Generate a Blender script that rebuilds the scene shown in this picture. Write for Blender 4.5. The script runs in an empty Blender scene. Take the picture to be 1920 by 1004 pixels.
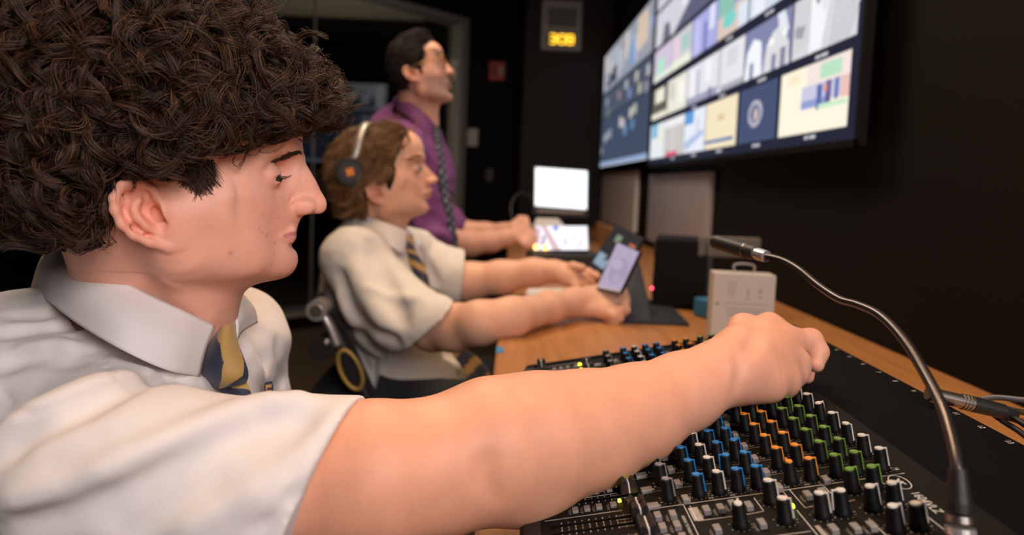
import bpy, bmesh, math, random
import numpy as np
from mathutils import Vector, Matrix
random.seed(7); RNG = np.random.default_rng(7)
SC = bpy.context.scene
COL = SC.collection

# ------------------------------------------------------------------ camera
FPX, CX, CY = 1300.0, 960.0, 440.0
CAM = np.array([0.0, 0.0, 1.04])

def cam_axes(yaw, pitch, roll):
    cy, sy, cp, sp = math.cos(yaw), math.sin(yaw), math.cos(pitch), math.sin(pitch)
    d = np.array([sy*cp, cy*cp, -sp]); r = np.array([cy, -sy, 0.0]); u = np.cross(r, d)
    cr, sr = math.cos(roll), math.sin(roll)
    return cr*r + sr*u, -sr*r + cr*u, -d

def proj(p, ax):
    q = np.asarray(p) - CAM; z = -(q @ ax[2])
    return CX + FPX*(q @ ax[0])/z, CY - FPX*(q @ ax[1])/z

def solve_cam():
    y, p = 0.0, 0.07
    for _ in range(50):
        ax = cam_axes(y, p, math.radians(2.2))
        x, yy = proj(CAM + np.array([0, 1e6, 0]), ax)
        y += (x-945)/FPX; p += (yy-345)/FPX
    return ax
AX = solve_cam()
def ray(px, py):
    return (px-CX)/FPX*AX[0] - (py-CY)/FPX*AX[1] - AX[2]
def P(px, py, Y):
    d = ray(px, py); return CAM + d*(Y/d[1])
def Pz(px, py, z):
    d = ray(px, py); return CAM + d*((z-CAM[2])/d[2])
def Px(px, py, x):
    d = ray(px, py); return CAM + d*(x/d[0])

cd = bpy.data.cameras.new('camera'); co = bpy.data.objects.new('camera', cd); COL.objects.link(co)
M = Matrix.Identity(4)
for i in range(3):
    for j in range(3): M[j][i] = AX[i][j]
    M[i][3] = CAM[i]
co.matrix_world = M
cd.sensor_width = 36.0; cd.lens = FPX/1920*36.0
cd.shift_y = -(502-CY)/1920.0
cd.clip_start = 0.02
cd.dof.use_dof = True; cd.dof.focus_distance = 0.56; cd.dof.aperture_fstop = 4.2
SC.camera = co

# ------------------------------------------------------------------ world, lights, exposure
w = bpy.data.worlds.new('world'); SC.world = w; w.use_nodes = True
w.node_tree.nodes['Background'].inputs[0].default_value = (0.9, 0.85, 0.8, 1)
w.node_tree.nodes['Background'].inputs[1].default_value = 0.045
SC.view_settings.view_transform = 'Standard'; SC.view_settings.look = 'None'
SC.view_settings.exposure = 0.0; SC.view_settings.gamma = 1.0
SC.view_settings.use_curve_mapping = False

def area(name, loc, target, size, power, col, sy=None):
    l = bpy.data.lights.new(name, 'AREA'); l.energy = power; l.color = col; l.size = size
    if sy: l.shape = 'RECTANGLE'; l.size_y = sy
    o = bpy.data.objects.new(name, l); COL.objects.link(o); o.location = loc
    o.rotation_euler = (Vector(target)-Vector(loc)).to_track_quat('-Z', 'Y').to_euler()
    return o
# a warm ceiling fixture over the desk, the photographer's bounced flash, and a ceiling fixture further back
area('ceiling_light_lamp', (0.05, 0.75, 2.62), (0.0, 0.75, 0.8), 0.5, 20.0, (1.0, 0.60, 0.32), 0.9)
area('bounced_flash', (0.48, -0.60, 1.62), (-0.15, 0.62, 0.95), 0.7, 22.0, (1.0, 0.88, 0.86))
area('rear_ceiling_lamp', (-0.30, 2.0, 2.62), (-0.3, 1.9, 0.8), 0.6, 27.0, (1.0, 0.78, 0.58), 0.9)

# ------------------------------------------------------------------ materials
def nodemat(name):
    m = bpy.data.materials.new(name); m.use_nodes = True
    return m, m.node_tree.nodes, m.node_tree.links, m.node_tree.nodes['Principled BSDF']
def mat(name, col, rough=0.5, metal=0.0, bump=0.0, bscale=200.0, var=0.0, vscale=20.0, spec=0.5, coat=0.0, emit=None, estr=1.0, sheen=0.0):
    m, N, L, b = nodemat(name)
    b.inputs['Base Color'].default_value = (*col, 1); b.inputs['Roughness'].default_value = rough
    b.inputs['Metallic'].default_value = metal; b.inputs['Specular IOR Level'].default_value = spec
    b.inputs['Coat Weight'].default_value = coat; b.inputs['Sheen Weight'].default_value = sheen
    tc = N.new('ShaderNodeTexCoord')
    if var:
        nz = N.new('ShaderNodeTexNoise'); nz.inputs['Scale'].default_value = vscale; nz.inputs['Detail'].default_value = 5
        L.new(tc.outputs['Object'], nz.inputs['Vector'])
        mx = N.new('ShaderNodeMix'); mx.data_type = 'RGBA'
        mx.inputs[6].default_value = (*[c*(1-var) for c in col], 1); mx.inputs[7].default_value = (*[min(1, c*(1+var)) for c in col], 1)
        L.new(nz.outputs['Fac'], mx.inputs[0]); L.new(mx.outputs[2], b.inputs['Base Color'])
    if bump:
        nb = N.new('ShaderNodeTexNoise'); nb.inputs['Scale'].default_value = bscale; nb.inputs['Detail'].default_value = 4
        L.new(tc.outputs['Object'], nb.inputs['Vector'])
        bp = N.new('ShaderNodeBump'); bp.inputs['Strength'].default_value = bump; bp.inputs['Distance'].default_value = 0.001
        L.new(nb.outputs['Fac'], bp.inputs['Height']); L.new(bp.outputs['Normal'], b.inputs['Normal'])
    if emit:
        b.inputs['Emission Color'].default_value = (*emit, 1); b.inputs['Emission Strength'].default_value = estr
    return m
def skinmat(name, k=1.0):
    m, N, L, b = nodemat(name)
    at = N.new('ShaderNodeAttribute'); at.attribute_name = 'tint'
    tc = N.new('ShaderNodeTexCoord'); nz = N.new('ShaderNodeTexNoise'); nz.inputs['Scale'].default_value = 45; nz.inputs['Detail'].default_value = 6
    L.new(tc.outputs['Object'], nz.inputs['Vector'])
    mp = N.new('ShaderNodeMapRange'); mp.inputs['From Min'].default_value = 0.3; mp.inputs['From Max'].default_value = 0.7
    mp.inputs['To Min'].default_value = 0.94; mp.inputs['To Max'].default_value = 1.05
    L.new(nz.outputs['Fac'], mp.inputs['Value'])
    vm = N.new('ShaderNodeVectorMath'); vm.operation = 'SCALE'
    L.new(at.outputs['Color'], vm.inputs[0]); L.new(mp.outputs['Result'], vm.inputs['Scale'])
    L.new(vm.outputs['Vector'], b.inputs['Base Color'])
    b.inputs['Roughness'].default_value = 0.52; b.inputs['Specular IOR Level'].default_value = 0.40
    b.inputs['Subsurface Weight'].default_value = 0.25*k; b.inputs['Subsurface Radius'].default_value = (1.0, 0.35, 0.2)
    b.inputs['Subsurface Scale'].default_value = 0.008
    n2 = N.new('ShaderNodeTexNoise'); n2.inputs['Scale'].default_value = 900; n2.inputs['Detail'].default_value = 3
    L.new(tc.outputs['Object'], n2.inputs['Vector'])
    bp = N.new('ShaderNodeBump'); bp.inputs['Strength'].default_value = 0.22; bp.inputs['Distance'].default_value = 0.0006
    L.new(n2.outputs['Fac'], bp.inputs['Height']); L.new(bp.outputs['Normal'], b.inputs['Normal'])
    return m
def attrmat(name, attr='tint', rough=0.5, emit=0.0, bump=0.0, bscale=900.0, sheen=0.0, metal=0.0):
    m, N, L, b = nodemat(name)
    at = N.new('ShaderNodeAttribute'); at.attribute_name = attr
    b.inputs['Roughness'].default_value = rough; b.inputs['Sheen Weight'].default_value = sheen
    if emit:
        b.inputs['Base Color'].default_value = (0.01, 0.01, 0.012, 1)
        L.new(at.outputs['Color'], b.inputs['Emission Color']); b.inputs['Emission Strength'].default_value = emit
    else:
        L.new(at.outputs['Color'], b.inputs['Base Color'])
    if bump:
        tc = N.new('ShaderNodeTexCoord'); nb = N.new('ShaderNodeTexNoise'); nb.inputs['Scale'].default_value = bscale
        L.new(tc.outputs['Object'], nb.inputs['Vector'])
        bp = N.new('ShaderNodeBump'); bp.inputs['Strength'].default_value = bump; bp.inputs['Distance'].default_value = 0.001
        L.new(nb.outputs['Fac'], bp.inputs['Height']); L.new(bp.outputs['Normal'], b.inputs['Normal'])
    return m
def woodmat(name, c1, c2, rough=0.38):
    m, N, L, b = nodemat(name)
    tc = N.new('ShaderNodeTexCoord'); mp = N.new('ShaderNodeMapping'); mp.inputs['Scale'].default_value = (30, 2.2, 30)
    L.new(tc.outputs['Object'], mp.inputs['Vector'])
    nz = N.new('ShaderNodeTexNoise'); nz.inputs['Scale'].default_value = 2.2; nz.inputs['Detail'].default_value = 8; nz.inputs['Distortion'].default_value = 0.6
    L.new(mp.outputs['Vector'], nz.inputs['Vector'])
    cr = N.new('ShaderNodeValToRGB'); cr.color_ramp.elements[0].position = 0.3; cr.color_ramp.elements[1].position = 0.72
    cr.color_ramp.elements[0].color = (*c1, 1); cr.color_ramp.elements[1].color = (*c2, 1)
    L.new(nz.outputs['Fac'], cr.inputs['Fac']); L.new(cr.outputs['Color'], b.inputs['Base Color'])
    b.inputs['Roughness'].default_value = rough
    return m

MT = dict(
    wall=mat('black_wall_paint', (0.0048, 0.0040, 0.0036), 0.75, bump=0.25, bscale=300, var=0.25, vscale=3, spec=0.15),
    wall_pillar=mat('dark_pillar_paint', (0.016, 0.013, 0.012), 0.7, var=0.2, vscale=4, spec=0.3),
    ceil=mat('dark_ceiling_paint', (0.02, 0.018, 0.016), 0.8, var=0.1),
    carpet=mat('brown_carpet', (0.085, 0.062, 0.04), 0.95, bump=1.0, bscale=900, var=0.35, vscale=180, spec=0.1),
    desk=woodmat('orange_wood_laminate', (0.36, 0.155, 0.048), (0.47, 0.215, 0.072)),
    deskedge=woodmat('wood_edge_band', (0.22, 0.085, 0.025), (0.30, 0.12, 0.04)),
    blk=mat('black_plastic', (0.012, 0.012, 0.013), 0.45, bump=0.2, bscale=1500),
    blkmatte=mat('matte_black_plastic', (0.0045, 0.0045, 0.005), 0.7, bump=0.15, bscale=900, spec=0.15),
    panel=mat('mixer_panel_paint', (0.0055, 0.005, 0.0046), 0.6, spec=0.14, bump=0.35, bscale=2500, var=0.25, vscale=120),
    pod=mat('jack_pod_paint', (0.0028, 0.0028, 0.003), 0.65, bump=0.2, bscale=1500, spec=0.07),
    ink=mat('white_silkscreen_ink', (0.62, 0.60, 0.56), 0.6, var=0.2, vscale=300),
    inkdim=mat('worn_silkscreen_ink', (0.32, 0.30, 0.27), 0.6, var=0.4, vscale=300),
    knob=mat('knob_rubber', (0.0035, 0.0035, 0.004), 0.5, spec=0.18, bump=0.1, bscale=800),
    kwhite=mat('white_pointer_plastic', (0.62, 0.60, 0.55), 0.4, var=0.06, vscale=400),
    kgrey=mat('grey_pointer_plastic', (0.22, 0.22, 0.23), 0.4, var=0.06, vscale=400),
    kblue=mat('blue_pointer_plastic', (0.008, 0.19, 0.52), 0.38, var=0.06, vscale=400),
    korange=mat('orange_pointer_plastic', (0.70, 0.25, 0.022), 0.38, var=0.06, vscale=400),
    kgreen=mat('green_pointer_plastic', (0.14, 0.28, 0.028), 0.38, var=0.06, vscale=400),
    button=mat('grey_button_plastic', (0.21, 0.195, 0.185), 0.5, var=0.15, vscale=150),
    ledred=mat('lit_red_led', (0.9, 0.02, 0.05), 0.3, emit=(1.0, 0.06, 0.10), estr=6),
    ledgreen=mat('lit_green_led', (0.5, 0.9, 0.02), 0.3, emit=(0.55, 1.0, 0.03), estr=3.0),
    ledyellow=mat('lit_yellow_led', (0.9, 0.9, 0.05), 0.3, emit=(0.9, 1.0, 0.06), estr=3.0),
    ledorange=mat('lit_orange_button', (0.9, 0.4, 0.05), 0.3, emit=(1.0, 0.42, 0.06), estr=5),
    leddark=mat('unlit_led', (0.05, 0.012, 0.01), 0.25),
    slot=mat('fader_slot_shadow_gap', (0.002, 0.002, 0.002), 0.9, spec=0.1),
    chrome=mat('chrome', (0.75, 0.74, 0.73), 0.25, metal=0.75),
    steel=mat('brushed_steel', (0.36, 0.34, 0.31), 0.36, metal=1.0, var=0.15, vscale=150),
    alu=mat('aluminium_frame', (0.36, 0.34, 0.30), 0.5, metal=0.35, var=0.1, vscale=30),
    neck=mat('gooseneck_metal', (0.15, 0.14, 0.145), 0.3, metal=0.9, bump=0.1, bscale=900),
    cardboard=mat('white_box_card', (0.50, 0.47, 0.43), 0.6, var=0.06, vscale=60),
    greyprint=mat('grey_print', (0.30, 0.28, 0.27), 0.7),
    paper=mat('white_paper', (0.75, 0.73, 0.70), 0.7, var=0.04, vscale=30),
    bluetape=mat('blue_masking_tape', (0.04, 0.21, 0.42), 0.7, var=0.1, vscale=200),
    folio=mat('dark_blue_folio', (0.012, 0.016, 0.028), 0.6, bump=0.3, bscale=1200),
    greywb=mat('grey_panel_lit_tone', (0.36, 0.33, 0.36), 0.6, var=0.12, vscale=4),
    lightwb=mat('pale_panel_lit_tone', (0.85, 0.80, 0.84), 0.55, var=0.1, vscale=4),
    switch=mat('ivory_switch_plastic', (0.50, 0.47, 0.40), 0.5, var=0.05),
    red=mat('alarm_red_plastic', (0.38, 0.012, 0.018), 0.45, var=0.1, vscale=60),
    clockbody=mat('clock_grey_housing', (0.30, 0.27, 0.24), 0.6, var=0.08, vscale=40),
    clockgrille=mat('clock_speaker_grille', (0.13, 0.12, 0.105), 0.8, bump=1.0, bscale=500),
    digit=mat('amber_clock_digit', (0.9, 0.5, 0.03), 0.4, emit=(1.0, 0.56, 0.03), estr=2.6),
    gold=mat('gold_emblem', (0.46, 0.30, 0.07), 0.45, metal=0.3, var=0.1, vscale=80),
    meshfab=mat('black_chair_mesh', (0.013, 0.012, 0.012), 0.8, bump=0.8, bscale=900),
)
def glassmat():
    m, N, L, b = nodemat('window_glass')
    b.inputs['Base Color'].default_value = (0.9, 0.93, 0.92, 1); b.inputs['Roughness'].default_value = 0.02
    b.inputs['Transmission Weight'].default_value = 1.0; b.inputs['IOR'].default_value = 1.45
    return m
MT['glass'] = glassmat()

# ------------------------------------------------------------------ object helpers
def link(name, me, m=None, parent=None, smooth=False):
    o = bpy.data.objects.new(name, me); COL.objects.link(o)
    if m is not None and not me.materials: me.materials.append(m)
    if parent is not None: o.parent = parent
    if smooth and isinstance(me, bpy.types.Mesh): me.polygons.foreach_set('use_smooth', [True]*len(me.polygons))
    return o
def obj(name, bm, m, parent=None, smooth=False):
    me = bpy.data.meshes.new(name); bm.to_mesh(me); bm.free()
    return link(name, me, m, parent, smooth)
def pyobj(name, V, Fc, m, parent=None, smooth=False):
    me = bpy.data.meshes.new(name); me.from_pydata([tuple(map(float, v)) for v in V], [], Fc); me.update()
    return link(name, me, m, parent, smooth)
def thing(name, label, cat, loc=(0, 0, 0), group=None, rot=None):
    o = bpy.data.objects.new(name, None); COL.objects.link(o); o.location = loc
    if rot is not None: o.rotation_euler = rot
    o['label'] = label; o['category'] = cat
    if group: o['group'] = group
    return o
def tag(o, label=None, cat=None, group=None, kind=None):
    for k, v in (('label', label), ('category', cat), ('group', group), ('kind', kind)):
        if v: o[k] = v
    return o
def keep(o, parent):   # parent while keeping world coordinates of geometry that is authored in world space
    o.parent = parent
    o.matrix_parent_inverse = parent.matrix_basis.inverted()
    return o
def bx(bm, c, s, R=None, bev=0.0, seg=2):
    r = bmesh.ops.create_cube(bm, size=1.0); vs = r['verts']
    bmesh.ops.scale(bm, vec=s, verts=vs)
    if bev > 0:
        es = list({e for v in vs for e in v.link_edges})
        rr = bmesh.ops.bevel(bm, geom=es, offset=bev, segments=seg, affect='EDGES', profile=0.5)
        vs = list({v for f in rr['faces'] for v in f.verts} | {v for v in vs if v.is_valid})
        # gather the whole island
        seen = set(vs); st = list(vs)
        while st:
            v = st.pop()
            for e in v.link_edges:
                o = e.other_vert(v)
                if o not in seen: seen.add(o); st.append(o)
        vs = list(seen)
    if R is not None: bmesh.ops.transform(bm, matrix=R, verts=vs)
    bmesh.ops.translate(bm, vec=c, verts=vs)
    return vs
def basis(x, y, z):
    m = Matrix.Identity(4)
    for i, a in enumerate((x, y, z)):
        for j in range(3): m[j][i] = float(a[j])
    return m
def cyl(bm, a, b, r1, r2=None, n=20, cap=True):
    a, b = Vector(a), Vector(b); r2 = r1 if r2 is None else r2
    d = b-a; q = Vector((0, 0, 1)).rotation_difference(d.normalized()).to_matrix().to_4x4()
    r = bmesh.ops.create_cone(bm, cap_ends=cap, segments=n, radius1=r1, radius2=r2, depth=d.length)
    bmesh.ops.transform(bm, matrix=Matrix.Translation((a+b)/2) @ q, verts=r['verts'])
    return r['verts']
def sph(bm, c, r, n=12):
    v = bmesh.ops.create_uvsphere(bm, u_segments=n*2, v_segments=n, radius=1.0)['verts']
    bmesh.ops.scale(bm, vec=(r, r, r) if np.isscalar(r) else r, verts=v); bmesh.ops.translate(bm, vec=c, verts=v)
    return v
def spline(pts, n=8):
    pts = [np.array(p, float) for p in pts]; out = []
    Q = [2*pts[0]-pts[1]] + pts + [2*pts[-1]-pts[-2]]
    for i in range(1, len(Q)-2):
        p0, p1, p2, p3 = Q[i-1:i+3]
        for k in range(n):
            t = k/n
            out.append(0.5*((2*p1)+(-p0+p2)*t+(2*p0-5*p1+4*p2-p3)*t*t+(-p0+3*p1-3*p2+p3)*t**3))
    out.append(pts[-1]); return out
def tube(bm, pts, r, n=10, cap=True):
    pts = [Vector(map(float, p)) for p in pts]; rings = []; up = None
    R = r if hasattr(r, '__len__') else [r]*len(pts)
    for i, p in enumerate(pts):
        t = (pts[min(i+1, len(pts)-1)]-pts[max(i-1, 0)]).normalized()
        if up is None:
            up = Vector((0, 0, 1)) if abs(t.z) < 0.9 else Vector((1, 0, 0))
        s = t.cross(up).normalized(); up = s.cross(t).normalized()
        rings.append([bm.verts.new(p + (s*math.cos(a)+up*math.sin(a))*R[i]) for a in [2*math.pi*k/n for k in range(n)]])
    for a, b in zip(rings, rings[1:]):
        for k in range(n): bm.faces.new((a[k], a[(k+1) % n], b[(k+1) % n], b[k]))
    if cap:
        bm.faces.new(rings[0][::-1]); bm.faces.new(rings[-1])
def prism(bm, poly, z0, z1, R=None, c=(0, 0, 0)):
    a = [bm.verts.new((x, y, z0)) for x, y in poly]; b = [bm.verts.new((x, y, z1)) for x, y in poly]
    n = len(poly)
    bm.faces.new(a[::-1]); bm.faces.new(b)
    for k in range(n): bm.faces.new((a[k], a[(k+1) % n], b[(k+1) % n], b[k]))
    if R is not None: bmesh.ops.transform(bm, matrix=R, verts=a+b)
    bmesh.ops.translate(bm, vec=c, verts=a+b)
def canvas_mesh(name, img, o, ux, uy, m, parent=None):
    """a flat screen: one small face per canvas pixel corner; img[h,w,3]; o = lower-left corner, ux/uy = edge vectors"""
    h, wd, _ = img.shape
    u = np.linspace(0, 1, wd); v = np.linspace(1, 0, h)
    U, Vv = np.meshgrid(u, v)
    pts = np.asarray(o)[None, None, :] + U[..., None]*np.asarray(ux) + Vv[..., None]*np.asarray(uy)
    idx = np.arange(h*wd).reshape(h, wd)
    q = np.stack([idx[1:, :-1], idx[1:, 1:], idx[:-1, 1:], idx[:-1, :-1]], -1).reshape(-1, 4)
    me = bpy.data.meshes.new(name); me.from_pydata(pts.reshape(-1, 3).tolist(), [], q.tolist())
    ca = me.color_attributes.new('tint', 'FLOAT_COLOR', 'POINT')
    rgba = np.concatenate([img.reshape(-1, 3), np.ones((h*wd, 1))], 1).astype(np.float32)
    ca.data.foreach_set('color', rgba.ravel())
    return link(name, me, m, parent)
def text(name, s, c, ex, ey, size, m, parent, lift=0.0002, align='CENTER', extrude=0.0):
    cu = bpy.data.curves.new(name, 'FONT'); cu.body = s; cu.size = size; cu.align_x = align; cu.align_y = 'CENTER'
    cu.extrude = extrude
    tmp = bpy.data.objects.new(name, cu); COL.objects.link(tmp)
    bpy.context.view_layer.update()
    me = bpy.data.meshes.new_from_object(tmp.evaluated_get(bpy.context.evaluated_depsgraph_get()))
    bpy.data.objects.remove(tmp)
    ez = np.cross(ex, ey)
    R = basis(ex, ey, ez); R.translation = Vector(c) + Vector(ez)*lift
    me.transform(R); me.name = name
    me.materials.clear()
    return link(name, me, m, parent)

# ------------------------------------------------------------------ signed-distance sculpting (numpy -> one closed surface)
import openvdb
class Field:
    def __init__(s, lo, hi, h):
        s.lo = np.array(lo, float); s.h = h
        s.n = np.ceil((np.array(hi)-s.lo)/h).astype(int)+1
        s.D = np.full(s.n, 0.05, np.float32)
    def sub(s, lo, hi):
        a = np.clip(np.floor((np.array(lo)-s.lo)/s.h).astype(int), 0, s.n); b = np.clip(np.ceil((np.array(hi)-s.lo)/s.h).astype(int)+1, 0, s.n)
        if (b <= a).any(): return None
        g = [(s.lo[k]+np.arange(a[k], b[k])*s.h).astype(np.float32) for k in range(3)]
        X, Y, Z = g[0][:, None, None], g[1][None, :, None], g[2][None, None, :]
        return (slice(a[0], b[0]), slice(a[1], b[1]), slice(a[2], b[2])), X, Y, Z
    def put(s, sl, d, k, op):
        A = s.D[sl]
        if op == 'add':
            if k > 0:
                hh = np.maximum(k-np.abs(A-d), 0)/k; s.D[sl] = np.minimum(A, d)-hh*hh*k*0.25
            else: s.D[sl] = np.minimum(A, d)
        else:
            if k > 0:
                hh = np.maximum(k-np.abs(A+d), 0)/k; s.D[sl] = np.maximum(A, -d)+hh*hh*k*0.25
            else: s.D[sl] = np.maximum(A, -d)
    def cone(s, a, b, r1, r2, k=0.01, op='add', flat=None, q=1.0):
        """round cone from a to b; flat = axis along which the section is squeezed by q"""
        a = np.asarray(a, float); b = np.asarray(b, float); m = max(r1, r2)*max(1, q)+k+3*s.h
        g = s.sub(np.minimum(a, b)-m, np.maximum(a, b)+m)
        if g is None: return
        sl, X, Y, Z = g; d = b-a; L2 = max(float(d@d), 1e-12)
        px, py, pz = X-np.float32(a[0]), Y-np.float32(a[1]), Z-np.float32(a[2])
        t = np.clip((px*d[0]+py*d[1]+pz*d[2])/L2, 0, 1).astype(np.float32)
        vx, vy, vz = px-t*np.float32(d[0]), py-t*np.float32(d[1]), pz-t*np.float32(d[2])
        if flat is not None:
            f = np.asarray(flat, float)/np.linalg.norm(flat)
            e = (vx*f[0]+vy*f[1]+vz*f[2])*(1/q-1)
            vx = vx+e*np.float32(f[0]); vy = vy+e*np.float32(f[1]); vz = vz+e*np.float32(f[2])
        dd = np.sqrt(vx*vx+vy*vy+vz*vz)-(r1+(r2-r1)*t)
        s.put(sl, dd.astype(np.float32), k, op)
    def chain(s, pts, rs, k=0.01, op='add', flat=None, q=1.0):
        for i in range(len(pts)-1): s.cone(pts[i], pts[i+1], rs[i], rs[i+1], k, op, flat, q)
    def ell(s, c, r, B=None, k=0.01, op='add'):
        c = np.asarray(c, float); r = np.asarray(r, float); B = np.eye(3) if B is None else np.asarray(B)  # rows = axes
        ext = np.sqrt(((B*r[:, None])**2).sum(0))+k+3*s.h
        g = s.sub(c-ext, c+ext)
        if g is None: return
        sl, X, Y, Z = g
        px, py, pz = X-np.float32(c[0]), Y-np.float32(c[1]), Z-np.float32(c[2])
        k0 = 0; k1 = 0
        for i in range(3):
            u = (px*B[i, 0]+py*B[i, 1]+pz*B[i, 2])
            k0 = k0+(u/r[i])**2; k1 = k1+(u/r[i]**2)**2
        k0 = np.sqrt(k0); k1 = np.sqrt(k1)+1e-9
        s.put(sl, (k0*(k0-1)/k1).astype(np.float32), k, op)
    def cut(s, p, n, k=0.0, box=None):
        """remove everything on the positive side of plane (p, n)"""
        n = np.asarray(n, float); n = n/np.linalg.norm(n); p = np.asarray(p, float)
        g = s.sub(*(box if box is not None else (s.lo, s.lo+s.n*s.h)))
        if g is None: return
        sl, X, Y, Z = g
        d = ((X-p[0])*n[0]+(Y-p[1])*n[1]+(Z-p[2])*n[2]).astype(np.float32)
        s.put(sl, -d, k, 'sub')
    def crease(s, pts, w, dep):
        """soft ridge (dep>0) or furrow (dep<0) along a polyline"""
        for a, b in zip(pts[:-1], pts[1:]):
            a = np.asarray(a, float); b = np.asarray(b, float); m = 2.6*w
            g = s.sub(np.minimum(a, b)-m, np.maximum(a, b)+m)
            if g is None: continue
            sl, X, Y, Z = g; d = b-a; L2 = float(d@d)+1e-12
            px, py, pz = X-a[0], Y-a[1], Z-a[2]
            tt = (px*d[0]+py*d[1]+pz*d[2])/L2; t = np.clip(tt, 0, 1)
            r2 = (px-t*d[0])**2+(py-t*d[1])**2+(pz-t*d[2])**2
            s.D[sl] -= (dep*np.exp(-r2/(w*w))).astype(np.float32)
    def noise(s, amp, scale, seed=0, box=None, aniso=(1, 1, 1)):
        g = s.sub(*(box if box is not None else (s.lo, s.lo+s.n*s.h)))
        if g is None: return
        sl, X, Y, Z = g; r = np.random.default_rng(seed); acc = 0
        X = X*aniso[0]; Y = Y*aniso[1]; Z = Z*aniso[2]
        for o in range(7):
            f = scale*(1.0+0.35*o); v = r.normal(size=(3, 3)); v /= np.linalg.norm(v, axis=1)[:, None]; ph = r.uniform(0, 6.28, 3)
            a1 = np.sin((X*v[0, 0]+Y*v[0, 1]+Z*v[0, 2])*f+ph[0]); 
            a2 = np.sin((X*v[1, 0]+Y*v[1, 1]+Z*v[1, 2])*f*1.1+ph[1]+1.3*a1)
            acc = acc+a2/(1+0.4*o)
        s.D[sl] -= (amp*acc/2.2).astype(np.float32)
    def mesh(s):
        D = np.clip(s.D, -4*s.h, 4*s.h)
        g = openvdb.FloatGrid(background=4*s.h); g.copyFromArray(np.ascontiguousarray(D))
        g.transform = openvdb.createLinearTransform(s.h)
        p, q = g.convertToQuads(isovalue=0.0)
        return np.asarray(p, float)+s.lo, np.asarray(q)[:, ::-1]
def largest_island(p, q):
    lab = np.arange(len(p))
    for _ in range(400):
        m = lab[q].min(1); new = lab.copy(); np.minimum.at(new, q.ravel(), np.repeat(m, 4)); new = new[new]
        if (new == lab).all(): break
        lab = new
    c = np.bincount(lab, minlength=len(p)); best = c.argmax(); keepv = lab == best
    remap = np.cumsum(keepv)-1; q = q[keepv[q].all(1)]
    return p[keepv], remap[q]
def field_obj(name, f, m, parent=None, tint=None, smooth_iter=0, one=True, mask=None, mask_iter=0):
    p, q = f.mesh()
    if one: p, q = largest_island(p, q)
    def relax(p, q, sel, w_, it):
        I = np.concatenate([q[:, [0, 1]], q[:, [1, 2]], q[:, [2, 3]], q[:, [3, 0]]]); I = np.concatenate([I, I[:, ::-1]]); I = I[sel[I[:, 0]]]
        cnt = np.maximum(np.bincount(I[:, 0], minlength=len(p)), 1); ww = (w_*sel)[:, None]
        for _ in range(it):
            acc = np.stack([np.bincount(I[:, 0], weights=p[I[:, 1], k], minlength=len(p)) for k in range(3)], 1)/cnt[:, None]
            p = p*(1-ww)+acc*ww
        return p
    if smooth_iter: p = relax(p, q, np.ones(len(p), bool), np.full(len(p), .5), smooth_iter)
    if mask is not None:
        w_ = mask(p); p = relax(p, q, w_ > .001, w_*.7, mask_iter)
    me = bpy.data.meshes.new(name)
    me.vertices.add(len(p)); me.vertices.foreach_set('co', p.astype(np.float32).ravel())
    me.loops.add(q.size); me.loops.foreach_set('vertex_index', q.astype(np.int32).ravel())
    me.polygons.add(len(q)); me.polygons.foreach_set('loop_start', np.arange(0, q.size, 4, dtype=np.int32))
    me.polygons.foreach_set('loop_total', np.full(len(q), 4, np.int32))
    me.polygons.foreach_set('use_smooth', np.ones(len(q), bool))
    me.update(calc_edges=True); me.validate()
    if tint is not None:
        c = tint(p); ca = me.color_attributes.new('tint', 'FLOAT_COLOR', 'POINT')
        ca.data.foreach_set('color', np.concatenate([c, np.ones((len(c), 1))], 1).astype(np.float32).ravel())
    o = link(name, me, m, parent)
    return o, p, q
def hair_obj(name, strands, rad, m, parent):
    """strands: [n,k,3] world positions"""
    n, k, _ = strands.shape
    hc = bpy.data.hair_curves.new(name); hc.add_curves([k]*n)
    hc.attributes['position'].data.foreach_set('vector', strands.astype(np.float32).ravel()) if 'position' in hc.attributes else hc.points.foreach_set('position', strands.astype(np.float32).ravel())
    ra = hc.attributes.get('radius') or hc.attributes.new('radius', 'FLOAT', 'POINT')
    taper = np.tile(rad*np.linspace(1.0, 0.35, k), n).astype(np.float32)
    ra.data.foreach_set('value', taper)
    hc.materials.append(m)
    o = bpy.data.objects.new(name, hc); COL.objects.link(o); o.parent = parent
    return o

# ================================================================== SETTING
def struct(name, bm, m, parent=None, smooth=False):
    o = obj(name, bm, m, parent, smooth)
    if parent is None: o['kind'] = 'structure'
    return o
WX = 0.74; YB = 5.05; YC = 5.75
def boxobj(name, lo, hi, m, parent=None, bev=0.0):
    bm = bmesh.new(); lo, hi = np.array(lo), np.array(hi); bx(bm, (lo+hi)/2, hi-lo, bev=bev)
    return struct(name, bm, m, parent) if parent is None else obj(name, bm, m, parent)
boxobj('floor', (-3.2, -1.6, -0.05), (0.86, 8.6, 0.0), MT['carpet'])
boxobj('ceiling', (-3.2, -1.6, 2.7), (0.86, 8.6, 2.78), MT['ceil'])
boxobj('wall_right', (WX, -1.6, 0.0), (WX+0.1, YC+0.1, 2.7), MT['wall'])
C0 = P(862, 345, YC)[:2]
boxobj('wall_back', (C0[0]-0.005, YC, 0.0), (WX, YC+0.1, 2.7), MT['wall'])
pil0 = P(975, 345, YB)[0]
boxobj('wall_pillar', (pil0, YB, 0.0), (WX, YC, 2.7), MT['wall_pillar'])
boxobj('wall_left', (-3.2, -1.6, 0.0), (-3.1, 8.6, 2.7), MT['wall'])
boxobj('wall_front', (-3.1, -1.6, 0.0), (WX, -1.5, 2.7), MT['wall'])
boxobj('wall_far_room', (-3.1, 8.5, 0.0), (WX, 8.6, 2.7), MT['wall'])
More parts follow.
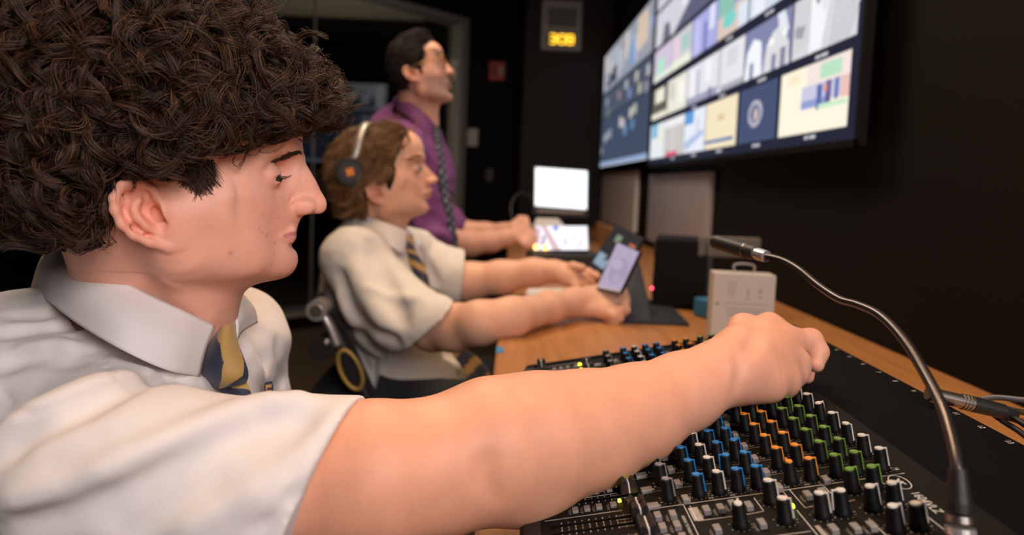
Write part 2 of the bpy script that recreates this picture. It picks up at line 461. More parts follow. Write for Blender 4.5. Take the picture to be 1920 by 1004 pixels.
# glazed partition running back-right to front-left at 45 degrees
gd = np.array([-1, -1])/math.sqrt(2); gn = np.array([1, -1])/math.sqrt(2)
def gp(t, z, off=0.0): return np.array([C0[0]+gd[0]*t+gn[0]*off, C0[1]+gd[1]*t+gn[1]*off, z])
def on_glass(px, py):
    d = ray(px, py); s = (np.array([C0[0], C0[1]])-CAM[:2]) @ gn/(d[:2] @ gn); p = CAM+d*s
    return (p[:2]-C0) @ gd, p[2]
def gbar(name, t0, t1, z0, z1, th, m, parent=None, off=0.0, bev=0.004):
    bm = bmesh.new(); R = basis((*gd, 0), (*(-gn), 0), (0, 0, 1))
    c = gp((t0+t1)/2, (z0+z1)/2, off); bx(bm, c, (t1-t0, th, z1-z0), R, bev)
    return struct(name, bm, m, parent) if parent is None else obj(name, bm, m, parent)
GT = 4.1
_, zt = on_glass(862, 46); _, zb = on_glass(560, 578)
tm, _ = on_glass(587, 300)
gbar('wall_glazed_base', 0, GT, 0.0, zb-0.05, 0.10, MT['wall'])
gbar('wall_glazed_header', 0, GT, zt+0.05, 2.7, 0.10, MT['wall'])
fr = gbar('window_1', 0.0, GT, zt, zt+0.05, 0.12, MT['alu']); fr['label'] = 'aluminium framed glazed partition behind the students'
for nm, a in (('window_frame', (0.0, 0.075, zb-0.05, zt)), ('window_frame', (GT-0.06, GT, zb-0.05, zt)), ('window_frame', (0.075, GT-0.06, zb-0.05, zb))):
    gbar(nm, *a, 0.12, MT['alu'], fr)
gbar('window_frame', 0.075, GT-0.06, zb-0.001, zb+0.012, 0.15, MT['steel'], fr)
gbar('pane', 0.078, tm-0.004, zb+0.012, zt, 0.010, MT['glass'], fr, bev=0)
gbar('pane', tm+0.004, GT-0.06, zb+0.012, zt, 0.010, MT['glass'], fr, bev=0)
gbar('pane_seam', tm-0.003, tm+0.003, zb+0.012, zt, 0.012, MT['alu'], fr, bev=0)
# pale ceiling bulkhead beyond the glass
bulk = boxobj('trim_1', (-3.1, 4.9, 2.55), (-0.80, 6.7, 2.60), mat('far_room_soffit_paint', (0.30, 0.27, 0.21), 0.8, var=0.1))
area('far_room_soffit_fill', (-1.5, 5.9, 1.0), (-1.5, 6.3, 2.4), 0.4, 5.0, (1, 0.85, 0.65))  # unseen light added to brighten the soffit
boxobj('baseboard_right', (WX-0.012, 4.96, 0), (WX, YB, 0.1), MT['blkmatte'])
boxobj('baseboard_back', (pil0-0.3, YC-0.012, 0), (pil0, YC, 0.1), MT['blkmatte'])

# ---------------------------------------------------------------- desk
DZ = 0.755
def desk():
    t = thing('control_desk', 'long orange-brown wood control desk running along the black wall', 'desk', (0.3, 1.8, 0))
    e = lambda y: -0.012+0.0165*(y-0.543)
    bm = bmesh.new(); ya, yb = -0.9, 4.95
    prism(bm, [(e(ya)+0.003, ya), (WX-0.002, ya), (WX-0.002, yb), (e(yb)+0.003, yb)], DZ-0.035, DZ)
    keep(obj('desktop', bm, MT['desk']), t)
    bm = bmesh.new(); prism(bm, [(e(ya)-0.001, ya), (e(ya)+0.003, ya), (e(yb)+0.003, yb), (e(yb)-0.001, yb)], DZ-0.036, DZ-0.0005)
    keep(obj('edge_band', bm, MT['deskedge']), t)
    for y in (-0.6, 1.35, 3.0, 4.8):
        bm = bmesh.new(); bx(bm, (0.42, y, (DZ-0.035)/2), (0.50, 0.03, DZ-0.035), bev=0.002); keep(obj('support_panel', bm, MT['blkmatte']), t)
    bm = bmesh.new(); bx(bm, (0.66, 2.0, 0.45), (0.02, 5.5, 0.5), bev=0.002); keep(obj('modesty_panel', bm, MT['blkmatte']), t)
desk()

# ---------------------------------------------------------------- wall screens
SCRM = attrmat('lit_screen_pixels', emit=1.0, rough=0.35)
class Canvas:
    def __init__(s, w, h, bg): s.a = np.zeros((h, w, 3)); s.a[:] = bg; s.w = w; s.h = h
    def r(s, x0, y0, x1, y1, c, al=1.0):
        X0, X1 = int(round(x0*s.w)), int(round(x1*s.w)); Y0, Y1 = int(round(y0*s.h)), int(round(y1*s.h))
        v = s.a[max(Y0, 0):max(Y1, 0), max(X0, 0):max(X1, 0)]; v[:] = v*(1-al)+np.array(c)*al
    def e(s, cx, cy, rx, ry, c, al=1.0, rin=0.0):
        yy, xx = np.mgrid[0:s.h, 0:s.w]; d = np.hypot((xx/s.w-cx)/rx, (yy/s.h-cy)/ry); m = (d < 1) & (d >= rin)
        s.a[m] = s.a[m]*(1-al)+np.array(c)*al
    def poly(s, pts, c, al=1.0):
        yy, xx = np.mgrid[0:s.h, 0:s.w]; X = (xx+.5)/s.w; Y = (yy+.5)/s.h; ins = np.zeros(X.shape, bool); n = len(pts)
        for i in range(n):
            (xa, ya), (xb, yb) = pts[i], pts[(i+1) % n]
            cnd = ((ya > Y) != (yb > Y)) & (X < (xb-xa)*(Y-ya)/((yb-ya) if yb != ya else 1e-9)+xa); ins ^= cnd
        s.a[ins] = s.a[ins]*(1-al)+np.array(c)*al
def wall_tv(y0, y1, z0, z1, img, label, name, bez=0.012, botbez=0.03):
    t = thing(name, label, 'screen', (WX, (y0+y1)/2, z0))
    x = 0.680
    bm = bmesh.new(); bx(bm, (x+0.009, (y0+y1)/2, (z0+z1)/2), (0.015, y1-y0, z1-z0), bev=0.003); bx(bm, (x+0.024, (y0+y1)/2, (z0+z1)/2), (0.016, y1-y0-0.5, z1-z0-0.2), bev=0.003)
    keep(obj('housing', bm, MT['blkmatte']), t)
    bm = bmesh.new(); bx(bm, (0.726, (y0+y1)/2, (z0+z1)/2), (0.030, 0.5, 0.4)); keep(obj('wall_bracket', bm, MT['blkmatte']), t)
    for lo, hi in (((y0, z0), (y1, z0+botbez)), ((y0, z1-bez), (y1, z1)), ((y0, z0), (y0+bez, z1)), ((y1-bez, z0), (y1, z1))):
        bm = bmesh.new(); bx(bm, (x-0.001, (lo[0]+hi[0])/2, (lo[1]+hi[1])/2), (0.006, hi[0]-lo[0], hi[1]-lo[1]), bev=0.0012)
        keep(obj('bezel', bm, MT['blkmatte']), t)
    o = canvas_mesh('screen', img, (x-0.0006, y1-bez, z0+botbez), (0, -(y1-y0-2*bez), 0), (0, 0, z1-z0-bez-botbez), SCRM)
    keep(o, t); return t
def tv_right_img():
    y0, y1, z0, z1 = 1.085, 2.580, 1.095, 1.812
    c = Canvas(520, 260, (0.010, 0.014, 0.035)); g = np.random.default_rng(5)
    U = lambda Y: (y1-Y)/(y1-y0); V = lambda z: (z1-z)/(z1-z0)
    def cell(Ya, Yb, za, zb, col, items=()):
        c.r(U(Yb), V(zb), U(Ya), V(za), col)
        for it in items:
            k = it[0]; u = lambda a: U(Yb)+(U(Ya)-U(Yb))*a; v = lambda b: V(zb)+(V(za)-V(zb))*b
            if k == 'r': c.r(u(it[1]), v(it[2]), u(it[3]), v(it[4]), it[5])
            if k == 'e': c.e(u(it[1]), v(it[2]), it[3]*(U(Ya)-U(Yb)), it[4]*(V(za)-V(zb)), it[5], 1.0, it[6] if len(it) > 6 else 0)
            if k == 'p': c.poly([(u(a), v(b)) for a, b in it[1]], it[2])
    W = (0.86, 0.86, 0.94); Cr = (0.93, 0.80, 0.56)
    # bottom row
    R4 = (1.117, 1.2325)
    cell(1.118, 1.385, *R4, (1.0, 0.93, 0.76), [('r', .42, .0, 1, .32, (.93, .80, .74)), ('r', .62, .05, .9, .26, (.50, .78, .56)), ('r', .36, .3, .98, .58, (.62, .60, .80)),
        ('r', .36, .52, .7, .64, (.30, .35, .66)), ('r', .58, .34, .66, .68, (.10, .16, .40)), ('r', .7, .30, .78, .66, (.13, .12, .30)), ('r', .82, .3, .88, .6, (.15, .20, .45)), ('r', .62, .62, .98, .7, (.62, .86, .60)),
        ('r', .68, .36, .73, .44, (.8, .3, .2)), ('r', .9, .3, 1, .6, (.85, .55, .50)), ('r', .12, .08, .3, .2, (.96, .83, .62))])
    cell(1.400, 1.615, *R4, (0.060, 0.085, 0.175), [('e', .45, .48, .19, .24, (.50, .50, .58)), ('e', .45, .48, .13, .165, (.14, .16, .28)), ('e', .47, .5, .05, .11, (.75, .55, .48))])
    cell(1.632, 1.875, *R4, Cr, [('r', .4, .3, .62, .42, (.74, .58, .34)), ('r', 0, .82, .92, .88, (.10, .18, .42)), ('r', .3, 0, .33, .1, (.9, .85, .75))])
    cell(1.880, 2.09, *R4, (0.82, 0.86, 0.96), [('r', 0, 0, .45, .3, (.12, .34, .72)), ('p', [(0, .75), (.85, .5), (.95, .6), (.1, .95)], (.45, .55, .78)), ('r', .6, .2, .7, .55, (.65, .66, .70))])
    cell(2.095, 2.34, *R4, (0.60, 0.58, 0.56), [('r', 0, .0, 1, .2, (.88, .87, .90)), ('r', .4, .2, .48, 1, (.72, .70, .68)), ('r', .1, .88, .7, 1, (.75, .12, .2))])
    cell(2.345, 2.56, *R4, (0.80, 0.86, 0.90), [('r', .1, .0, .5, .4, (.2, .5, .75)), ('r', .5, .1, .8, .6, (.85, .85, .7))])
    # third row
    R3 = (1.251, 1.358)
    cell(1.105, 1.345, *R3, (0.70, 0.70, 0.73), [('p', [(.0, .0), (.55, 0), (.4, .7), (.05, .9)], (.66, .66, .68)), ('p', [(.3, 0), (.62, 0), (.5, .95), (.3, .98)], (.93, .93, .97)), ('p', [(.45, .1), (.8, 0), (.62, .3), (.5, .45)], (.80, .80, .86)),
        ('p', [(.3, .0), (.5, .0), (.42, .28)], (.30, .30, .36)), ('p', [(.05, .45), (.22, .48), (.18, .68), (.04, .62)], (.36, .36, .42))] + [('p', [(.62+.02*j, .98), (.64+.02*j, .98), (.75+.035*j, 0), (.73+.035*j, 0)], (.52, .52, .55)) for j in range(0, 14, 2)])
    cell(1.350, 1.60, *R3, (0.22, 0.24, 0.42), [('p', [(0, 1), (.05, .45), (.2, .22), (.38, .35), (.42, 1)], (.93, .94, 1.0)), ('r', .13, .68, .22, 1, (.24, .26, .40)), ('p', [(.45, 1), (.5, .5), (.62, .3), (.78, .22), (.95, .6), (.97, 1)], (.74, .73, .76)),
        ('r', .62, .7, .72, 1, (.25, .25, .36)), ('r', .8, .66, .9, 1, (.25, .25, .36)), ('p', [(.7, 0), (.85, 0), (.95, .4), (.75, .3)], (.80, .82, .90)), ('e', .6, .45, .06, .07, (1, 1, 1)), ('e', .86, .4, .05, .06, (1, 1, 1))])
    cell(1.605, 2.085, *R3, (0.80, 0.80, 0.86), [('r', .08, .1, .14, .9, (.93, .93, .98)), ('r', .2, .2, .26, 1, (.50, .50, .66)), ('r', .38, .05, .47, .6, (.93, .93, .97)), ('r', .6, .0, .66, .9, (.6, .6, .66)), ('r', .74, .1, .9, .5, (.70, .69, .72)), ('r', 0, .8, .6, 1, (.36, .36, .50)), ('r', .44, .75, .5, 1, (.2, .2, .35)), ('r', .66, .86, 1, 1, (.42, .42, .50))])
    cell(2.090, 2.33, *R3, (0.83, 0.82, 0.72), [('r', .1, .1, .4, .6, (.66, .66, .55)), ('r', .55, .2, .9, .8, (.95, .93, .86))])
    cell(2.335, 2.56, *R3, (0.12, 0.11, 0.09), [('r', .0, .8, 1, 1, (.86, .82, .66)), ('r', .2, .05, .8, .5, (.88, .84, .70))])
    R2 = (1.383, 1.488)
    cell(1.100, 1.36, *R2, (0.80, 0.82, 0.9)); cell(1.365, 1.59, *R2, (0.66, 0.74, 0.86), [('r', .1, .2, .4, 1, (.85, .88, .95)), ('r', .5, .0, .8, .4, (.30, .40, .70))])
    cell(1.600, 1.82, *R2, (0.72, 0.58, 0.52), [('r', 0, 0, .6, .5, (.28, .55, .46)), ('r', .55, .0, 1, .4, (.32, .34, .66)), ('e', .4, .66, .22, .17, (.20, .66, .62)), ('r', .7, .5, 1, 1, (.75, .80, .9))])
    cell(1.825, 2.06, *R2, (0.42, 0.42, 0.80), [('r', .1, .1, .35, 1, (.55, .55, .88)), ('r', .5, .3, .62, 1, (.16, .2, .5)), ('r', .7, 0, .9, .6, (.75, .78, .95))])
    cell(2.065, 2.30, *R2, (0.62, 0.62, 0.66), [('r', .1, .1, .4, .9, (.80, .62, .74)), ('r', .5, .2, .9, .6, (.40, .60, .58)), ('r', 0, .75, 1, 1, (.85, .88, .72))])
    cell(2.305, 2.56, *R2, (0.66, 0.56, 0.72), [('r', .2, .3, .6, .8, (.45, .80, .60)), ('r', 0, .8, 1, 1, (.80, .85, .75))])
    R1 = (1.503, 1.620)
    cell(1.100, 1.88, *R1, (0.55, 0.6, 0.7)); cell(1.895, 2.56, *R1, (0.66, 0.66, 0.72), [('p', [(.15, 1), (.2, .5), (.3, .55), (.34, 1)], (.14, .14, .2)), ('p', [(.4, 1), (.9, .1), (1, .3), (1, 1)], (.12, .12, .2)), ('r', .55, 0, .62, .5, (.90, .9, .95))])
    cell(1.100, 2.56, 1.63, 1.80, (0.62, 0.62, 0.72), [('r', .3, 0, .5, 1, (.4, .45, .6))])
    # pale caption marks between the rows
    for (Y, z) in ((1.245, 1.1085), (1.50, 1.1085), (1.75, 1.1085), (1.98, 1.1085), (2.22, 1.1085), (1.22, 1.2415), (1.49, 1.2415), (1.75, 1.2415), (2.0, 1.2415), (1.47, 1.3705), (1.72, 1.3705)):
        c.r(U(Y+0.022), V(z+0.003), U(Y-0.022), V(z-0.003), (0.62, 0.62, 0.66))
        c.r(U(Y+0.006), V(z+0.003), U(Y+0.002), V(z-0.003), (0.1, 0.1, 0.14))
    return c.a*1.0
def tv_left_img():
    c = Canvas(260, 160, (0.055, 0.075, 0.125)); g = np.random.default_rng(9)
    c.r(0, 0, 1, .34, (.30, .33, .40)); c.r(0, .0, .3, .16, (.42, .42, .46)); c.r(.05, .18, .35, .3, (.04, .05, .09))
    for i, x in enumerate(np.linspace(0.02, .95, 12)): c.r(x, .02+.05*(i % 3), x+.05, .30-.04*(i % 4), [(.62, .60, .62), (.48, .50, .58), (.70, .62, .55), (.35, .45, .66)][i % 4])
    c.r(.62, .12, .72, .30, (.20, .34, .60)); c.r(.74, .02, .9, .24, (.66, .52, .42)); c.r(0, .34, 1, .36, (.02, .03, .05))
    c.r(0, .36, 1, .56, (.075, .095, .14)); c.r(0, .56, 1, .575, (.02, .03, .05))
    for (x, y, cc) in ((.1, .40, (.35, .38, .42)), (.4, .42, (.40, .25, .25)), (.55, .38, (.50, .5, .55)), (.62, .46, (.20, .30, .60)), (.74, .38, (.55, .55, .48)), (.8, .48, (.5, .5, .36)), (.92, .4, (.5, .5, .5)), (.9, .5, (.3, .3, .35)), (.15, .5, (.2, .25, .22))):
        c.r(x, y, x+.05, y+.07, cc)
    for (x, y, cc) in ((.08, .72, (.36, .38, .44)), (.14, .70, (.40, .40, .46)), (.22, .69, (.34, .36, .44)), (.46, .64, (.62, .58, .62)), (.52, .66, (.5, .46, .55)), (.66, .61, (.60, .60, .52)), (.73, .6, (.52, .50, .42)), (.56, .72, (.15, .30, .5)), (.7, .7, (.12, .25, .45))):
        c.r(x, y, x+.055, y+.07, cc)
    c.r(.02, .82, .06, .88, (.3, .32, .36)); c.r(0, .955, 1, .985, (.30, .40, .62)); c.r(0, .985, 1, 1, (.5, .55, .6))
    return c.a
wall_tv(1.336, 3.304, 1.138, 2.108, tv_right_img(), 'large wall screen nearest the camera showing rows of bright camera views', 'wall_screen', 0.014, 0.016)
wall_tv(3.310, 4.968, 1.172, 1.965, tv_left_img(), 'dim blue-grey wall screen further along the wall, beside the clock pillar', 'wall_screen', 0.010, 0.012)

# flat panels between screens and desk; light on them is put into their colour
def wall_panel(name, label, q0, q1, zlo, zhi, m):
    ya = Px(q0, 380, WX-0.02)[1]; yb = Px(q1, 380, WX-0.02)[1]
    bm = bmesh.new(); bx(bm, (WX-0.012, (ya+yb)/2, (zlo+zhi)/2), (0.022, abs(yb-ya), zhi-zlo), bev=0.004)
    tag(obj(name, bm, m), label, 'panel', 'grey panels under the wall screens')
wall_panel('under_screen_panel', 'grey wall panel under the near screen, behind the black speaker', 1328, 1216, 0.79, 1.112, MT['greywb'])
wall_panel('under_screen_panel', 'pale grey wall panel under the far screen, beside the lit white monitor', 1191, 1122, 0.80, 1.145, MT['lightwb'])

# ---------------------------------------------------------------- pillar clock, alarm, switches
def pillar_clock():
    c = P(1053, 48, YB-0.03); t = thing('wall_clock', 'grey digital clock with speaker grille and amber digits on the pillar', 'clock', c)
    w_, h_ = 0.285, 0.35
    bm = bmesh.new(); bx(bm, c+[0, 0.012, 0], (w_, 0.06, h_), bev=0.008); keep(obj('housing', bm, MT['clockbody']), t)
    bm = bmesh.new(); bx(bm, c+[0, -0.02, 0.052], (w_*0.72, 0.006, h_*0.38), bev=0.002); keep(obj('speaker_grille', bm, MT['clockgrille']), t)
    bm = bmesh.new(); bx(bm, c+[0, -0.0195, -0.100], (w_*0.70, 0.006, h_*0.26), bev=0.003); keep(obj('display_window', bm, MT['blk']), t)
    seg = {'3': 'abgcd', ':': '', '8': 'abcdefg', '0': 'abcdef'}
    def digit(cx, s):
        W2, H2, th = 0.0205, 0.030, 0.0098
        pos = dict(a=((0, H2), 'h'), g=((0, 0), 'h'), d=((0, -H2), 'h'), f=((-W2, H2/2), 'v'), b=((W2, H2/2), 'v'), e=((-W2, -H2/2), 'v'), c=((W2, -H2/2), 'v'))
        bm = bmesh.new()
        for k in s:
            (dx, dz), o = pos[k]; sz = (2*W2, 0.004, th) if o == 'h' else (th, 0.004, H2)
            bx(bm, c+[cx+dx, -0.0235, -0.100+dz], sz, bev=0.002)
        keep(obj('clock_digit', bm, MT['digit']), t)
    digit(-0.060, 'abgcd'); digit(0.006, 'abcdef'); digit(0.064, 'abcdefg')
    bm = bmesh.new()
    for dz in (0.012, -0.012): sph(bm, c+[-0.027, -0.0235, -0.100+dz], 0.005, 8)
    keep(obj('clock_colon', bm, MT['digit']), t)
pillar_clock()
def alarm():
    c = P(932, 134, YC-0.02); t = thing('fire_alarm_strobe', 'red fire alarm strobe on the dark back wall', 'alarm', c)
    bm = bmesh.new(); bx(bm, c, (0.135, 0.04, 0.155), bev=0.008); keep(obj('housing', bm, MT['red']), t)
    bm = bmesh.new(); bx(bm, c+[0.036, -0.026, -0.002], (0.030, 0.02, 0.055), bev=0.006); keep(obj('strobe_lens', bm, MT['switch']), t)
    bm = bmesh.new()
    for k in range(5): bx(bm, c+[-0.022, -0.021, -0.04+0.018*k], (0.045, 0.004, 0.006), bev=0.001)
    keep(obj('horn_grille', bm, MT['blkmatte']), t)
alarm()
def switch(name, px, py, w_, h_, label, m):
    w_ *= 1.15; h_ *= 1.15; c = P(px, py, YC-0.006); t = thing(name, label, 'switch', c)
    bm = bmesh.new(); bx(bm, c, (w_, 0.01, h_), bev=0.003); keep(obj('cover_plate', bm, m), t)
    bm = bmesh.new(); bx(bm, c+[0, -0.008, 0], (w_*0.42, 0.012, h_*0.5), bev=0.003); keep(obj('rocker', bm, m), t)
switch('light_switch', 886, 258, 0.075, 0.125, 'ivory light switch plate on the dark back wall under the red alarm', MT['switch'])
switch('thermostat', 918, 328, 0.05, 0.09, 'small black control plate low on the back wall, right of the ivory switch', MT['blk'])

# ================================================================== MIXING CONSOLE
MO = np.array([0.1439, 0.4764, 0.8398]); TH, TI = 0.0334, 0.194
E1 = np.array([math.sin(TH), math.cos(TH), 0.0])
E2 = np.array([math.cos(TH)*math.cos(TI), -math.sin(TH)*math.cos(TI), math.sin(TI)])
EN = np.cross(E2, E1)
KH = 0.0155; PT = 0.0254
MO = MO-EN*KH                     # panel origin: X across the strip, y along the row of channels
def ML(x, i, h=0.0): return MO+E2*x+E1*(i*PT)+EN*h
def mixer():
    t = bpy.data.objects.new('mixing_console', None); COL.objects.link(t)
    R = basis(E2, E1, EN); R.translation = Vector(MO); t.matrix_world = R
    tag(t, 'black sixteen channel mixing console with rows of coloured knobs on the desk', 'mixer')
    lx, rx, y0, y1 = -0.1296, 0.1555, -5.6*PT, 16.25*PT
    hz = lambda x: (DZ+0.0008-MO[2]-x*math.sin(TI))/math.cos(TI)
    def flat(o):
        o.parent = t; return o
    # chassis (section drawn across the strip, run along the channels)
    sec = [(lx, -0.004), (lx+0.004, 0.0), (lx+0.0155, 0.0), (lx+0.0158, -0.0012), (rx, -0.0012), (rx+0.002, -0.006), (rx+0.002, hz(rx)), (lx+0.012, hz(lx))]
    bm = bmesh.new()
    a = [bm.verts.new((x, y0, z)) for x, z in sec]; b = [bm.verts.new((x, y1, z)) for x, z in sec]
    bm.faces.new(a); bm.faces.new(b[::-1])
    for k in range(len(sec)): bm.faces.new((a[k], b[k], b[(k+1) % len(sec)], a[(k+1) % len(sec)]))
    bmesh.ops.recalc_face_normals(bm, faces=bm.faces); flat(obj('chassis', bm, MT['blk']))
    bm = bmesh.new(); bx(bm, ((lx+0.016+rx)/2, (y0+y1)/2-0.001, -0.0008), (rx-lx-0.0165, y1-y0-0.006, 0.0016)); flat(obj('control_panel', bm, MT['panel']))
    for yy in (y0-0.004, y1):
        bm = bmesh.new(); prism(bm, [(x, z) for x, z in [(lx-0.001, -0.006), (lx+0.006, 0.0015), (rx+0.002, 0.0015), (rx+0.004, hz(rx)+0.001), (lx+0.01, hz(lx)+0.001)]], 0, 0.006)
        bmesh.ops.transform(bm, matrix=Matrix(((1, 0, 0, 0), (0, 0, 1, yy), (0, 1, 0, 0), (0, 0, 0, 1))), verts=bm.verts)
        bmesh.ops.recalc_face_normals(bm, faces=bm.faces); flat(obj('side_cheek', bm, MT['blkmatte']))
    # knob prototypes
    def knob_mesh():
        bm = bmesh.new(); prof = [(0.0051, 0.0), (0.0051, 0.0022), (0.0046, 0.0030), (0.0038, 0.0145), (0.0034, 0.0153), (0.0, 0.0155)]; n = 18; rings = []
        for r, z in prof[:-1]:
            rings.append([bm.verts.new((r*math.cos(2*math.pi*k/n)*(0.965 if (k % 3 == 0 and 0.003 < z < 0.015) else 1), r*math.sin(2*math.pi*k/n)*(0.965 if (k % 3 == 0 and 0.003 < z < 0.015) else 1), z)) for k in range(n)])
        for p, q in zip(rings, rings[1:]):
            for k in range(n): bm.faces.new((p[k], p[(k+1) % n], q[(k+1) % n], q[k]))
        c = bm.verts.new((0, 0, prof[-1][1]))
        for k in range(n): bm.faces.new((rings[-1][k], rings[-1][(k+1) % n], c))
        me = bpy.data.meshes.new('knob'); bm.to_mesh(me); bm.free(); me.materials.append(MT['knob']); me.polygons.foreach_set('use_smooth', [True]*len(me.polygons)); return me
    def pointer_mesh(m):
        bm = bmesh.new(); bx(bm, (0.0022, 0, 0.0157), (0.0040, 0.0011, 0.0009))
        v = cyl(bm, (-0.0003, 0, 0.0148), (-0.0003, 0, 0.01625), 0.0031, 0.0026, 16)
        bmesh.ops.scale(bm, vec=(1, 0.86, 1), verts=v)
        w_ = 0.0006
        side = [(0.0041, 0.0160), (0.0045, 0.0030), (0.0054, 0.0030), (0.0048, 0.0162)]
        for s_ in (0,):
            va = [bm.verts.new((x, -w_, z)) for x, z in side]; vb = [bm.verts.new((x, w_, z)) for x, z in side]
            bm.faces.new(va); bm.faces.new(vb[::-1])
            for k in range(4): bm.faces.new((va[k], vb[k], vb[(k+1) % 4], va[(k+1) % 4]))
        bmesh.ops.recalc_face_normals(bm, faces=bm.faces)
        me = bpy.data.meshes.new('pointer'); bm.to_mesh(me); bm.free(); me.materials.append(m); return me
    KM = knob_mesh(); PM = {k: pointer_mesh(MT[k]) for k in ('kwhite', 'kgrey', 'kblue', 'korange', 'kgreen')}
    marks = bmesh.new(); dim = bmesh.new()
    def seg(bm, xa, ya, xb, yb, w_=0.0004, z=0.00035):
        d = np.array([xb-xa, yb-ya]); L = np.linalg.norm(d)
        if L < 1e-7: return
        nn = np.array([-d[1], d[0]])/L*w_/2
        vs = [bm.verts.new((xa+nn[0], ya+nn[1], z)), bm.verts.new((xb+nn[0], yb+nn[1], z)), bm.verts.new((xb-nn[0], yb-nn[1], z)), bm.verts.new((xa-nn[0], ya-nn[1], z))]
        f = bm.faces.new(vs); f.normal_update()
        if f.normal.z < 0: f.normal_flip()
    rr = random.Random(3)
    def knob(x, y, col, ang, s=1.0):
        o = link('knob', KM, None, t); o.location = (x, y, 0); o.scale = (s, s, 1); o.rotation_euler = (0, 0, ang)
        p = link('pointer', PM[col], None, o)
        for k in range(11):
            a = math.radians(-150+30*k)
            seg(dim if k % 5 else marks, x+0.0063*s*math.cos(a), y+0.0063*s*math.sin(a), x+0.0073*s*math.cos(a), y+0.0073*s*math.sin(a), 0.0004)
    cols = [(-0.0218, 'kgrey'), (0.0, 'kblue'), (0.0143, 'kwhite'), (0.0278, 'kblue'), (0.0418, 'kblue'), (0.0653, 'korange'), (0.0796, 'korange'), (0.0974, 'kgreen'), (0.1115, 'kgreen'), (0.1291, 'kwhite')]
    special = {(3, 1): 170, (3, 4): -75, (4, 0): -15, (4, 2): 10, (5, 0): 95, (8, 5): -60, (9, 6): -40, (9, 4): 20, (9, 2): -62, (6, 5): -5, (5, 8): -120}
    for k in range(16):
        for j, (x, c) in enumerate(cols):
            ang = special.get((j, k), rr.gauss(-25, 7)); knob(x, k*PT, c, math.radians(ang))
    ms = [(0.0427, -0.95, 'kwhite', -25), (0.0425, -2.0, 'kwhite', -30), (0.0659, -2.0, 'kwhite', -25), (0.0786, -2.01, 'kwhite', 172), (0.0972, -0.96, 'kgreen', 15), (0.1115, -0.99, 'kgreen', 5),
          (0.0977, -2.01, 'kwhite', 10), (0.0146, -1.93, 'kwhite', 75), (0.1116, -2.0, 'kwhite', 5), (0.098, -3.07, 'kwhite', 8), (0.111, -3.11, 'kwhite', -2)]
    for x, i, c, a in ms: knob(x, i*PT, c, math.radians(a), 1.08)
    # push buttons
    def button_mesh(w_, l_, h_):
        bm = bmesh.new(); bx(bm, (0, 0, h_/2), (w_, l_, h_), bev=0.0007, seg=2); me = bpy.data.meshes.new('button'); bm.to_mesh(me); bm.free(); me.materials.append(MT['button']); return me
    BM_ = button_mesh(0.0048, 0.0080, 0.0042); BS = button_mesh(0.0046, 0.0070, 0.0024); BW = button_mesh(0.0085, 0.0070, 0.0028)
    def button(me, x, i):
        o = link('button', me, None, t); o.location = (x, i*PT, 0)
        seg(dim, x-0.0034, i*PT+0.005, x-0.0034, i*PT-0.005, 0.0003)
        for q in range(4): seg(dim, x-0.0048, (i-0.14+0.07*q)*PT, x-0.0040, (i-0.12+0.07*q)*PT, 0.0005)
    nb = 0
    for k in range(16):
        button(BW, -0.0345, k-0.36); button(BM_, -0.0113, k-0.30); button(BM_, 0.0532, k-0.37); button(BM_, 0.0862, k-0.33)
        for x in (-0.0887, -0.0802, -0.0716, -0.0612): button(BS, x, k+0.05)
    for x, i in ((0.0668, -1.02), (0.0773, -0.98), (0.0267, -2.1), (0.064, -2.8), (0.0764, -2.88), (0.0262, -1.15), (-0.0342, -1.02), (-0.0242, -1.05), (-0.034, -1.63), (-0.0245, -1.63),
                 (-0.0338, -2.25), (-0.0243, -2.25), (-0.0015, -1.05), (0.0079, -1.07), (0.0166, -0.95), (-0.0014, -2.08), (0.086, -2.9), (-0.0338, -2.85), (-0.0243, -2.85), (0.0267, -3.1), (0.0, -3.1)):
        button(BM_, x, i)
    # fader slots, ticks, caps
    def cap_mesh():
        bm = bmesh.new(); poly = [(-0.0062, 0.0), (-0.0052, 0.0085), (-0.0030, 0.0098), (-0.0006, 0.0070), (0.0006, 0.0070), (0.0030, 0.0098), (0.0052, 0.0085), (0.0062, 0.0)]
        prism(bm, poly, -0.0042, 0.0042)
        bmesh.ops.transform(bm, matrix=Matrix(((1, 0, 0, 0), (0, 0, 1, 0), (0, 1, 0, 0.003), (0, 0, 0, 1))), verts=bm.verts)
        bx(bm, (0, 0, 0.0012), (0.0024, 0.0009, 0.0045))
        bmesh.ops.recalc_face_normals(bm, faces=bm.faces)
        me = bpy.data.meshes.new('fader_cap'); bm.to_mesh(me); bm.free(); me.materials.append(MT['blk']); return me
    def capline_mesh():
        bm = bmesh.new(); bx(bm, (0, 0, 0.01015), (0.0010, 0.0085, 0.0006)); bx(bm, (0, -0.0042, 0.0066), (0.0010, 0.0006, 0.0070))
        me = bpy.data.meshes.new('cap_line'); bm.to_mesh(me); bm.free(); me.materials.append(MT['kwhite']); return me
    CM, CL = cap_mesh(), capline_mesh()
    slots = [(k+0.57, -0.0475 if k < 15 else -0.104) for k in range(16)]+[(-0.66, -0.046), (-1.05, -0.0455), (-1.75, -0.0445), (-2.1, -0.0445), (-2.8, -0.044), (-3.2, -0.044)]
